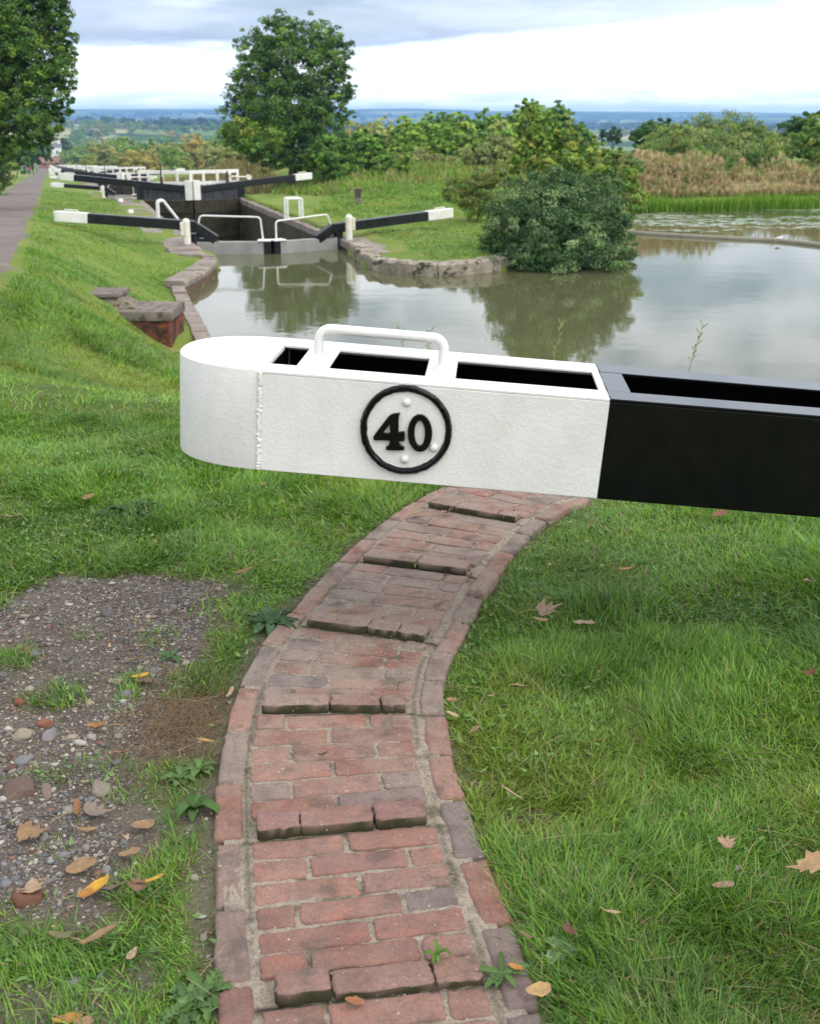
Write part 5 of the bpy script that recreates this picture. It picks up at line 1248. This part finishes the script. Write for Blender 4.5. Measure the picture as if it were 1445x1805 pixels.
tree_px('ivy_bush', 'dense bright green ivy clad bush right of the tall tree', 74, [(585, 275, 40, 32), (630, 268, 34, 30), (655, 262, 24, 22), (610, 292, 46, 20), (665, 288, 32, 18)], 615, BG + MG + DG, 24000, .17, clump=.17, per=40, cat='bush', seed=13, trunk=.12, crown='foliage', stem='stems')
tree_px('young_shrub', 'small yellow green shrub at the right end of the ivy bush', 73, [(714, 284, 12, 16), (712, 294, 15, 8)], 714, YG + BG, 2600, .16, cat='bush', seed=14, trunk=.05, nl=8, crown='foliage', stem='stems')
# row of trees behind the meadow
ROW = [(640, 262, 34, 40, 118, MG), (680, 250, 34, 46, 122, WIL), (718, 245, 34, 44, 116, MG), (752, 246, 34, 50, 112, BG + MG), (786, 240, 30, 46, 120, DG), (816, 244, 34, 52, 108, MG), (852, 240, 34, 50, 114, DG + MG),
       (884, 246, 28, 46, 104, BG + WIL), (905, 232, 34, 46, 118, DG), (940, 226, 40, 56, 106, MG), (982, 226, 36, 48, 110, DG + MG), (1020, 250, 30, 36, 100, DG)]
RL = ['grey green', 'pale willow like', 'mid green', 'bright green', 'dark narrow', 'broad mid green', 'dark crowned', 'light green', 'dark background', 'tallest light', 'dark topped', 'low dark']
ROW = [(a, b_, c, d, e, [tuple(1.55 * np.array(q) * [1.12, 1, 1]) for q in f]) for a, b_, c, d, e, f in ROW]
for i_, (px, py, rx, ry, D, pal) in enumerate(ROW):
    top = py - ry + 6; r = np.random.default_rng(60 + i_)
    bl = [(px, py, rx * .8, ry * .7), (px - rx * .35, py + ry * .15, rx * .65, ry * .6), (px + rx * .35, py + ry * .1, rx * .65, ry * .6), (px + r.normal(0, 5), py - ry * .45, rx * .5, ry * .45), (px, py + ry * .6, rx * .9, ry * .45)]
    pos = ['leftmost in the row', '', '', '', '', '', '', '', '', '', '', 'rightmost in the row']
    tree_px('row_tree', '%s tree, %s in the tree row behind the meadow' % (RL[i_], ['first', 'second', 'third', 'fourth', 'fifth', 'sixth', 'seventh', 'eighth', 'ninth', 'tenth', 'eleventh', 'twelfth'][i_] + ' from the left'), D, bl, px, pal, 16000, .24, clump=.17, per=40, group='tree row behind the meadow', seed=60 + i_, trunk=.16, nl=16)
tree_px('mound_bush', 'low olive mound shaped bush in front of the tree row', 96, [(745, 282, 46, 15), (715, 286, 26, 11), (780, 287, 24, 10)], 745, OL, 5200, .20, cat='bush', seed=81, trunk=.07, crown='foliage', stem='stems', clump=.3)
tree_px('mound_bush', 'rounded grey green bush below the right end of the tree row', 88, [(850, 276, 32, 22), (880, 268, 26, 26), (835, 285, 20, 14)], 855, WIL + OL, 6000, .20, cat='bush', seed=82, trunk=.07, crown='foliage', stem='stems', clump=.3)
# right hand side beyond the pond
tree_px('willow_tree', 'wide rounded grey green willow beyond the dry reeds', 80, [(1190, 258, 46, 38), (1235, 250, 46, 40), (1285, 250, 52, 40), (1330, 258, 44, 36), (1155, 272, 36, 26), (1365, 268, 26, 24), (1120, 280, 30, 20), (1260, 270, 112, 34), (1215, 246, 40, 34), (1310, 248, 40, 34)], 1250, WIL + WIL + MG, 60000, .20, seed=84, trunk=.22, nl=40, clump=.18, per=45, droop=.8, aspect=.34)
tree_px('dark_tree', 'dark green tree peeping out behind the left of the willow', 90, [(1150, 228, 26, 18), (1170, 216, 12, 10), (1130, 240, 22, 16)], 1150, DG, 5000, .24, seed=85, trunk=.14)
tree_px('dark_tree', 'dark green round tree near the right edge of the photo', 86, [(1408, 232, 36, 28), (1425, 220, 24, 18), (1395, 255, 28, 24), (1445, 240, 30, 36), (1480, 235, 36, 36)], 1415, DG + MG, 13000, .22, seed=86, trunk=.18)
tree_px('yellow_tree', 'yellow green tree in front of the dark tree at the right edge', 78, [(1432, 250, 24, 22), (1455, 240, 26, 28), (1440, 268, 30, 16)], 1440, YG + MG, 8000, .20, seed=87, trunk=.14)
tree_px('distant_dark_tree', 'small dark bluish tree on the skyline left of the willow', 210, [(1078, 236, 18, 10), (1068, 242, 14, 8), (1090, 243, 12, 8)], 1078, [(.03, .06, .03)], 2200, .55, seed=88, trunk=.2, nl=8)
# bramble bush on the point and the sapling growing through it
BRM = [(.028, .062, .020), (.042, .086, .026), (.062, .108, .034), (.130, .175, .075), (.026, .056, .022), (.095, .14, .055)]
bz = W + .02
tree_px('bramble_bush', 'big dark rounded bramble bush overhanging the water', 33.4,
        [(980, 385, 100, 80), (930, 415, 70, 62, -.6), (1030, 410, 76, 70, -.3), (890, 415, 44, 55, .3), (1078, 415, 34, 58, .2), (1095, 440, 26, 40, .8), (980, 448, 112, 34, -.5), (915, 452, 50, 30, -.7), (1045, 452, 50, 32, -.5), (960, 345, 60, 40, .2), (1040, 350, 52, 48, .5)], 980,
        BRM, 120000, .070, base_z=bz, cat='bush', seed=90, trunk=.05, nl=26, crown='foliage', stem='stems', clump=.15, per=45, droop=.7, jitter=.35, patch=1.7, zmin=bz + .03)
tree_px('sycamore_sapling', 'yellow green sycamore sapling rising out of the bramble bush', 35.6,
        [(935, 215, 16, 26), (965, 235, 24, 30), (940, 262, 30, 26), (985, 262, 24, 22), (1010, 245, 14, 18), (965, 285, 52, 26), (905, 285, 22, 16), (1020, 282, 26, 22), (925, 190, 8, 14), (1050, 268, 18, 18)], 970,
        YG + YG + MG, 6500, .12, base_z=bz, seed=91, trunk=.045, nl=40, clump=.22, per=18, droop=.5, up=.8, aspect=.8)
tree_px('hawthorn_bush', 'mixed green bush with reddish leaves right behind the bramble', 38.5, [(1080, 320, 38, 46), (1110, 315, 26, 36), (1065, 290, 24, 26), (1100, 350, 34, 30), (1085, 275, 12, 16)], 1085, MG + OL + YG + MG, 9500, .10, base_z=W + .1, cat='bush', seed=92, trunk=.05, nl=22, crown='foliage', stem='stems', clump=.3)
tree_px('rough_bush', 'olive bush of rank weeds left of the bramble', 42, [(815, 340, 32, 26), (845, 355, 28, 30), (790, 345, 18, 16), (850, 315, 26, 20), (885, 305, 24, 20)], 830, OL + MG + OL, 11000, .11, cat='bush', seed=93, trunk=.04, nl=14, crown='foliage', stem='stems', clump=.32, droop=-.4, aspect=.3, up=0)
# rank meadow weeds: nettles, docks and seed heads that nobody could count
def weeds(name, n_, region, hfun, pal, wd, seed, lean=.35, tip=None, tipw=0, segs=2):
    r = np.random.default_rng(seed); x, y = region(r, n_); z = ground_z(x, y); hh = hfun(x, y) * r.uniform(.55, 1.15, len(x)); pal = np.array(pal)
    cidx = (fbm(x, y, .8, 3) * len(pal) * 1.6 + r.random(len(x)) * 1.2).astype(int) % len(pal); c = pal[cidx] * r.uniform(.65, 1.3, (len(x), 1))
    parts = [blades(x, y, z, hh, r.uniform(0, 6.28, len(x)), np.abs(r.normal(0, lean, len(x))), np.full(len(x), wd), c, segs)]
    if tip is not None:
        k = r.random(len(x)) < tipw; tp = np.array(tip); xx, yy, zz_ = x[k], y[k], z[k] + hh[k] * .95; m = k.sum(); e = 9
        q = np.repeat(np.arange(m), e); h2 = r.uniform(.16, .40, m * e); c2 = np.repeat(tp[r.integers(len(tp), size=m)], e, 0) * r.uniform(.75, 1.2, (m * e, 1))
        parts.append(blades(xx[q] + r.normal(0, .03, m * e), yy[q] + r.normal(0, .03, m * e), zz_[q] - h2 * .8, h2, r.uniform(0, 6.28, m * e), np.abs(r.normal(.35, .3, m * e)), r.uniform(.02, .045, m * e), c2, 2, r.uniform(.3, 1.2, m * e)))
    return tag(join(name, parts, M_LEAF), kind='stuff')
def poly_reg(poly):
    P_ = np.array(poly)
    def f(r, n_):
        lo, hi = P_.min(0), P_.max(0); x = r.uniform(lo[0], hi[0], n_ * 3); y = r.uniform(lo[1], hi[1], n_ * 3); k = inside(x, y, P_) & ~inside(x, y, POUND); return x[k][:n_], y[k][:n_]
    return f
# bright reeds at the far edge of the side pond, tall dry willowherb behind them
def along(line, w0, w1):
    L_ = np.array(line)
    def f(r, n_):
        s = np.concatenate([[0], np.cumsum(np.hypot(*np.diff(L_, axis=0).T))]); q = r.uniform(0, s[-1], n_); d = r.uniform(w0, w1, n_)
        return np.interp(q, s, L_[:, 0]) + r.normal(0, .1, n_), np.interp(q, s, L_[:, 1]) + d
    return f
FB = [(9.4, 50.2), (10.2, 52.6), (20, 54.6), (30, 56.3), (40, 57.4)]
RD = [(.13, .28, .018), (.17, .33, .022), (.10, .22, .02), (.20, .32, .04)]
def reed_z(): pass
r_ = np.random.default_rng(200); x, y = along(FB[1:], -.5, .9)(r_, 9000); hh = .85 * r_.uniform(.6, 1.15, len(x)) * (.75 + .5 * fbm(x, y, .7, 3))
tag(join('reeds', [blades(x, y, np.full(len(x), W - .02), hh, r_.uniform(0, 6.28, len(x)), np.abs(r_.normal(0, .16, len(x))), np.full(len(x), .05), np.array(RD)[r_.integers(4, size=len(x))] * r_.uniform(.7, 1.2, (len(x), 1)), 3)], M_GRASS), kind='stuff')
dryreg = lambda r, n_: along(FB[:], 1.0, 6.5)(r, n_)
weeds('dry_willowherb', 34000, dryreg, lambda x, y: .45 + 1.5 * sstep(.28, .68, fbm(x, y, .42, 4)) * sstep(54.2, 57, y - .17 * (x - 14)), [(.20, .22, .06), (.28, .26, .085), (.36, .26, .12), (.18, .22, .06), (.34, .31, .12)], .055, 201, .16,
      [(.56, .41, .28), (.62, .49, .34), (.46, .36, .22), (.36, .36, .16), (.28, .32, .11)], .55, 3)
weeds('tan_grass', 9000, poly_reg([tuple(loc(3.0, 38)[:2]), tuple(loc(3.6, 76)[:2]), tuple(loc(12, 76)[:2]), tuple(loc(9, 44)[:2])]), lambda x, y: .75 + 0 * x, [(.34, .25, .13), (.28, .21, .10), (.22, .20, .08), (.16, .18, .06)], .09, 202, .4)
weeds('meadow_weeds', 20000, poly_reg([(-9.5, 66), (-6, 58), (-.5, 54), (3.5, 47), (5, 41), (8, 40), (9.5, 50), (13, 56), (18, 92), (-8, 96)]), lambda x, y: .15 + .45 * sstep(.4, .65, fbm(x, y, .22, 3)) + .2 * sstep(56, 74, y), [(.14, .27, .03), (.20, .31, .04), (.23, .29, .06), (.12, .21, .03), (.28, .25, .10)], .13, 203, .8)
weeds('field_edge_weeds', 9000, poly_reg([(8, 60), (40, 62), (48, 90), (6, 90)]), lambda x, y: .5 + .5 * fbm(x, y, .2, 3), [(.17, .22, .05), (.24, .23, .09), (.14, .21, .045)], .12, 204, .35)
# lily pads and floating weed on the pond
r_ = np.random.default_rng(210); nl_ = 8000; x = r_.uniform(7, 33, nl_); y = 41 + 14.5 * r_.random(nl_) ** .7; k = inside(x, y, POUND) & (fbm(x * .5, y * 1.8, .55, 4) > .49 - .10 * sstep(45, 53, y)) & (y > 43 - .0 * x) & (x > y * .17 + .4); x, y = x[k], y[k]; m = len(x)
a = np.linspace(0, 2 * math.pi, 9, endpoint=False)[None]; rr_ = (.06 + .12 * r_.random(m) ** 2)[:, None] * (1 + .12 * np.sin(a * 3 + r_.uniform(0, 6, (m, 1)))); V = np.stack([x[:, None] + rr_ * np.cos(a) * 1.25, y[:, None] + rr_ * np.sin(a), np.full((m, 9), W + .006) + r_.uniform(0, .012, (m, 1))], -1).reshape(-1, 3)
LC = np.array([(.30, .34, .22), (.36, .38, .30), (.16, .24, .06), (.10, .17, .04), (.42, .43, .36)])
M_LILY = attr_mat('lily_leaf', .32, .5, 20, .004, .2, .2)
tag(link('lily_pads', np_mesh('lily_pads', V, [np.arange(m * 9).reshape(-1, 9)], np.repeat(LC[r_.integers(5, size=m)], 9, 0)), M_LILY), kind='stuff')

# trees on the towpath side
tree_px('overhanging_tree', 'large dark tree overhanging the towpath at the left edge', 46,
        [(40, 30, 60, 55), (95, 25, 30, 40), (60, 95, 62, 55), (110, 75, 24, 40), (118, 130, 18, 22), (35, 160, 56, 50), (85, 155, 40, 40), (115, 185, 18, 20), (50, 215, 52, 34), (95, 215, 26, 22), (20, 250, 30, 26), (70, 245, 28, 16), (-40, 80, 70, 120), (-40, 220, 50, 80), (60, -60, 80, 60)], -60,
        DG + DG + MG[:2] + YG[:1], 110000, .10, seed=100, trunk=.3, nl=46, clump=.17, per=45, patch=1.4, base_z=None)
tree_px('hedge_bush', 'pale green hedge bush under the overhanging tree', 112, [(8, 286, 18, 34), (-6, 300, 22, 40), (14, 262, 16, 22), (4, 245, 18, 24)], -4, OL + MG, 8500, .22, cat='bush', group='hedge along the towpath', seed=101, trunk=.05, crown='foliage', stem='stems')
tree_px('hedge_bush', 'olive hedge bush at the very left edge beside the towpath', 76, [(-16, 300, 30, 56), (-30, 320, 26, 50), (-6, 262, 20, 34), (-14, 350, 18, 24)], -26, OL + DG + MG, 14000, .16, cat='bush', group='hedge along the towpath', seed=106, trunk=.06, crown='foliage', stem='stems', clump=.18, per=40)
tree_px('hedge_bush', 'dark leafy hedge bush behind the pale hedge bush', 165, [(28, 262, 18, 32), (24, 285, 14, 20), (44, 255, 16, 28), (40, 280, 12, 20)], 26, DG + MG, 7500, .34, cat='bush', group='hedge along the towpath', seed=102, trunk=.08, crown='foliage', stem='stems')
tree_px('hedge_tree', 'dark tree above the walking people on the towpath', 260, [(62, 262, 18, 26), (76, 258, 14, 22), (56, 278, 10, 14), (84, 272, 8, 12)], 50, DG, 6000, .55, group='hedge along the towpath', seed=103, trunk=.14)
tree_px('hedge_tree', 'grey green tree right behind the white lock cottage', 600, [(118, 268, 16, 22), (108, 255, 12, 14), (128, 275, 10, 14)], 118, [(.04, .075, .03), (.055, .09, .035)], 4500, 1.1, seed=104, trunk=.3)
tree_px('hedge_tree', 'dark tree left of the white lock cottage', 590, [(78, 270, 9, 16), (86, 262, 8, 14)], 80, [(.03, .06, .025)], 3000, 1.0, seed=105, trunk=.3)

# hedgerow trees down the slope and across the valley: a few shapes, repeated
PALS = {'olive': OL, 'orange': OR, 'green': WIL + MG, 'dark': MG + DG, 'yellow': YG + OL}
PALS = {k: [tuple(1.25 * np.array(q)) for q in v] for k, v in PALS.items()}
def proto(pal, seed, w=1.0, nleaf=5000, size=.058):
    r = np.random.default_rng(seed); bl = [(0, 0, .55, .42 * w, .42 * w, .40)] + [(r.uniform(-.28, .28) * w, r.uniform(-.28, .28) * w, r.uniform(.3, .78), .26 * w, .26 * w, .22) for _ in range(7)] + [(0, 0, .22, .48 * w, .48 * w, .2)]
    V, Q, C, cc = leaf_cloud(bl, nleaf, size, pal, seed, clump=.2, per=35, zmin=.02); cm = np_mesh('crown', V, [Q], C); cm.materials.append(M_LEAF)
    b = limbs((0, 0, -.03), .03, (0, 0, .6), cc[:8], seed); tm = b.mesh('trunk', smooth=True); tm.materials.append(M_BARK); return cm, tm
PRO = {}
for i_, (nm, pal) in enumerate(PALS.items()):
    PRO[nm] = [proto(pal, 300 + i_ * 3 + j, w) for j, w in enumerate((.9, 1.15))]
def valley(px, D, hgt, kind, label, group, j=0, wx=1.0):
    x = at_y(px, 300, D)[0]; z = gz1(x, D) if D < 190 else float(zfar(np.array([x]), np.array([D]))[0]) - .25
    o = empty('valley_tree', (x, D, z), rng.uniform(0, 6.28)); o.scale = (hgt * wx, hgt * wx, hgt); tag(o, label, 'tree', group, 'thing')
    cm, tm = PRO[kind][j % 2]; link('crown', cm, None, o); link('trunk', tm, None, o)
gv = 'trees on the slope beside the flight'
for a in [(178, 300, 8.5, 'olive', 'rounded olive tree above the second set of lock gates'), (160, 250, 4.2, 'yellow', 'low yellow green bush at the left end of the slope'), (208, 280, 5.5, 'olive', 'low olive bush right of the rounded olive tree'), (226, 330, 9.5, 'green', 'mid green bushy tree between olive bushes on the slope'),
          (247, 230, 5.2, 'orange', 'low orange brown bush above the white handrail'), (268, 240, 4.6, 'orange', 'small rust coloured bush right of the orange brown bush'), (284, 300, 7.6, 'olive', 'olive brown tree above the paddle rack'), (303, 260, 6.0, 'green', 'green bush between olive tree and tan grass'),
          (318, 330, 9.0, 'olive', 'taller olive tree left of the orange tinted tree'), (344, 300, 10.0, 'orange', 'orange tinted tree left of the tall maple'), (362, 340, 8.5, 'green', 'green tree just left of the tall maple'), (385, 260, 6.5, 'olive', 'olive bush tucked against the tall maple'), (402, 330, 10.5, 'dark', 'dark tree partly behind the left of the tall maple'),
          (140, 420, 8.5, 'green', 'green tree right of the lock cottage'), (196, 430, 11.0, 'green', 'green tree rising behind the rounded olive tree'), (262, 460, 11.5, 'dark', 'dark tree rising behind the orange brown bush'), (300, 520, 12.0, 'dark', 'dark tree rising behind the green bush'), (330, 240, 3.6, 'yellow', 'small yellow green bush at the tan grass edge'),
          (640, 160, 8.0, 'olive', 'olive tree behind the ivy bush'), (425, 150, 4.5, 'olive', 'olive shrub under the left of the tall maple')]:
    valley(a[0], a[1], a[2], a[3], a[4], gv, int(a[0]), 1.15)
gd = 'hedgerow trees across the valley'; lab = {'olive': 'small olive tree among those dotted across the valley', 'green': 'small green tree among those dotted across the valley', 'dark': 'small dark tree among those dotted across the valley', 'orange': 'small rusty tree among those dotted across the valley', 'yellow': 'small yellowish tree among those dotted across the valley'}
r_ = np.random.default_rng(77)
for i_ in range(150):
    D = 520 + 1500 * r_.random() ** .8; kind = r_.choice(['olive', 'green', 'dark', 'orange', 'dark', 'green']); valley(r_.uniform(95, 455) if i_ < 120 else r_.uniform(600, 1120), D, r_.uniform(8, 16), kind, lab[kind], gd, i_, 1.3)
# woodland further off reads as one mass
r_ = np.random.default_rng(78); nt = 2600; az = r_.uniform(-.42, .42, nt); D = 1500 + 4800 * r_.random(nt) ** 1.2; x, y = D * np.sin(az), D * np.cos(az); k = fbm(x, y, .0028, 4) > .47; x, y = x[k], y[k]
z = zfar(x, y) - .3; V, Q, C = [], [], []; hgt = r_.uniform(9, 17, len(x)); e = 26
o = r_.normal(0, 1, (len(x), e, 3)); o /= np.linalg.norm(o, axis=2)[..., None]; P3 = np.stack([x, y, z + hgt * .5], 1)[:, None] + o * (hgt[:, None, None] * np.array([.8, .8, .5])); P3 = P3.reshape(-1, 3); s_ = np.repeat(hgt, e)[:, None] * .30
a = r_.normal(0, 1, P3.shape) * s_; b2 = r_.normal(0, 1, P3.shape) * s_; a[:, 2] *= .6; b2[:, 2] *= .6; V = np.stack([P3 - a, P3 + b2, P3 + a, P3 - b2], 1).reshape(-1, 3); V[:, 2] = np.maximum(V[:, 2], -45)
wc = np.array([(.030, .055, .020), (.045, .075, .025), (.06, .085, .03)])
tag(link('distant_woodland', np_mesh('distant_woodland', V, [np.arange(len(V)).reshape(-1, 4)], np.repeat(wc[r_.integers(3, size=len(x))], e * 4, 0) * r_.uniform(.8, 1.2, (len(V) // 4, 1)).repeat(4, 0)), M_LEAF), kind='stuff')

# ------------------------------------------------------------------ lock cottage, farm houses and walkers far off
M_RENDER = simple('white_render', (.80, .80, .78), (.72, .72, .70), .5, .8, .2); M_TILE = simple('red_roof_tile', (.27, .15, .11), (.22, .12, .09), .8, .9, .2); M_REDBR = simple('red_brick_wall', (.33, .15, .10), (.27, .13, .09), .8, .9, .2)
M_SLATE = simple('grey_slate', (.16, .16, .17), (.11, .11, .12), .8, .7, .3); M_PANE = simple('dark_pane', (.02, .022, .025), (.03, .03, .035), 1, .15, .5)
def house(name, label, x, y, z, w, d, hw, hr, rz, wall, roof, chim=1, group=None, cat='house', win=True):
    o = empty(name, (x, y, z), rz); tag(o, label, cat, group, 'thing'); b = MB(); b.box(-w / 2, w / 2, -d / 2, d / 2, -3, hw); b.build('wall', wall, o)
    b = MB(); e = .35; b.add([(-w / 2 - e, -d / 2 - e, hw - .1), (w / 2 + e, -d / 2 - e, hw - .1), (w / 2 + e, d / 2 + e, hw - .1), (-w / 2 - e, d / 2 + e, hw - .1), (-w / 2 - e, 0, hw + hr), (w / 2 + e, 0, hw + hr)], [(0, 1, 5, 4), (2, 3, 4, 5), (1, 2, 5), (3, 0, 4), (3, 2, 1, 0)])
    ro = b.build('roof', roof, o)
    for c in range(chim):
        b = MB(); cx = (-w / 2 + .8) if c == 0 else (w / 2 - .8); b.box(cx - .5, cx + .5, -.45, .45, hw + hr * .3, hw + hr + 1.3); b.build('chimney', wall, ro)
    if win:
        for c in (-w * .25, w * .25):
            b = MB(); b.box(c - .55, c + .55, -d / 2 - .04, -d / 2 + .05, hw * .5, hw * .5 + 1.3); b.build('window', M_PANE, o)
    return o
def at_far(px, D): 
    x = at_y(px, 290, D)[0]; return x, D, float(zfar(np.array([x]), np.array([D]))[0])
x, y, z = at_far(97, 560); house('lock_cottage', 'white lock cottage with grey roof and chimneys at the foot of the flight', x, y, z + 3.6, 7.5, 6, 6.2, 1.6, .25, M_RENDER, M_SLATE, 2)
x, y, z = at_far(92, 535); house('brick_outbuilding', 'long red tiled brick building in front of the white lock cottage', x, y, z + .5, 11, 5, 2.0, 2.6, .1, M_REDBR, M_TILE, 0)
x, y, z = at_far(122, 580); house('brick_outbuilding', 'small red roofed building right of the white lock cottage', x, y, z + .5, 7, 5, 2.2, 2.2, .3, M_REDBR, M_TILE, 0)
for px, D, w, wl, rf, lb in ((158, 2050, 9, M_RENDER, M_SLATE, 'leftmost white farmhouse on the far hillside'), (166, 2080, 14, M_RENDER, M_TILE, 'long white farmhouse on the far hillside'), (198, 2000, 12, M_REDBR, M_TILE, 'red brick farmhouse on the far hillside'), (150, 2150, 10, M_RENDER, M_TILE, 'small white house behind the farmhouses on the hillside')):
    x, y, z = at_far(px, D); house('farmhouse', lb, x, y, z, w, 7, 4.5, 3, .3, wl, rf, 1, 'houses on the far hillside', win=False)

def person(px, v, label, coat, trou, hair, phase):
    # stand on the towpath where the photo shows the walker
    best = None
    for vv_ in np.linspace(60, 300, 481):
        p = loc(-8.6, vv_); zz_ = max(float(ground_z(p[:1], p[1:2])[0]) if p[1] < 150 else -99, float(zfar(p[:1], p[1:2])[0]) if p[1] > 90 else -99) + .03; q = topx((p[0], p[1], zz_))
        if best is None or abs(q[1] - v) < best[0]: best = (abs(q[1] - v), p, zz_)
    p, z = best[1], best[2]; x = at_y(px, v, p[1])[0]
    o = empty('person', (x, p[1], z), YAW + .1 * phase); tag(o, label, 'person', 'people walking on the towpath', 'thing')
    vs = [(0, 0, .95), (0, 0, 1.18), (0, 0, 1.42), (0, 0, 1.52), (0, .02, 1.62), (0, .02, 1.72),
          (-.09, 0, .90), (-.10, .10 * phase, .48), (-.10, .16 * phase - .1, .06), (-.10, .16 * phase + .06, .03),
          (.09, 0, .90), (.10, -.10 * phase, .48), (.10, -.16 * phase - .1, .06), (.10, -.16 * phase + .06, .03),
          (-.19, 0, 1.40), (-.25, -.08 * phase, 1.13), (-.24, .05 * phase + .05, .90), (.19, 0, 1.40), (.25, .08 * phase, 1.13), (.24, -.05 * phase + .05, .90)]
    es = [(0, 1), (1, 2), (2, 3), (3, 4), (4, 5), (0, 6), (6, 7), (7, 8), (8, 9), (0, 10), (10, 11), (11, 12), (12, 13), (2, 14), (14, 15), (15, 16), (2, 17), (17, 18), (18, 19)]
    rad = [.15, .145, .16, .055, .10, .075, .10, .07, .05, .04, .10, .07, .05, .04, .07, .052, .038, .07, .052, .038]
    me = bpy.data.meshes.new('body'); me.from_pydata(vs, es, []); t = bpy.data.objects.new('tmp', me); COL.objects.link(t); t.modifiers.new('s', 'SKIN'); sv = me.skin_vertices[0].data
    for i_, r0 in enumerate(rad): sv[i_].radius = (r0, r0 * .85)
    sv[0].use_root = True; t.modifiers.new('u', 'SUBSURF').levels = 1; bpy.context.view_layer.update()
    bm2 = bpy.data.meshes.new_from_object(t.evaluated_get(bpy.context.evaluated_depsgraph_get())); bpy.data.objects.remove(t); bm2.materials.clear()
    for mm in (SKIN, coat, trou): bm2.materials.append(mm)
    for f in bm2.polygons:
        c = f.center; f.material_index = 0 if c.z > 1.5 or (abs(c.x) > .2 and c.z < .95) else (1 if c.z > .90 else 2); f.use_smooth = True
    link('body', bm2, None, o); b = MB(); b.lathe((0, .0, 1.60), [(.09, 0), (.112, .06), (.108, .13), (.06, .185), (.005, .20)], 12); b.build('hair', hair, o, smooth=True)
SKIN = simple('skin', (.42, .26, .19), (.38, .23, .17), 5, .6, .3)
cl = lambda nm, c: simple(nm, c, tuple(q * .8 for q in c), 6, .8, .2)
NAVY, PINK, BLK, BLUE, JEAN = cl('navy_cloth', (.03, .04, .09)), cl('pink_cloth', (.62, .05, .14)), cl('black_cloth', (.015, .015, .018)), cl('grey_blue_cloth', (.22, .27, .36)), cl('jeans_cloth', (.06, .09, .16)); HAIR = cl('dark_hair', (.03, .02, .015))
person(44.5, 307, 'walker in a dark navy jacket leftmost on the towpath', NAVY, JEAN, HAIR, 1)
person(49.5, 306, 'walker in a pale grey blue jacket on the towpath', BLUE, JEAN, HAIR, -1)
person(54.5, 307, 'walker in a bright pink jacket on the towpath', PINK, JEAN, HAIR, 1)
person(59.5, 307, 'walker dressed all in black right of the pink jacket', BLK, BLK, HAIR, -1)
person(66, 303, 'distant walker in grey blue further along the towpath', BLUE, BLK, HAIR, 1)

# ------------------------------------------------------------------ the air of the valley
hz_ = MB(); hz_.box(-9800, 9800, -60, 9900, -62, 70); hm_, n_ = new_mat('valley_haze')
pv_ = n_('ShaderNodeVolumePrincipled', {'Color': (.30, .55, 1.0), 'Density': 1.6e-4, 'Anisotropy': .1})
n_('ShaderNodeOutputMaterial', {'Volume': pv_.outputs[0]})
tag(hz_.build('haze', hm_), kind='stuff')
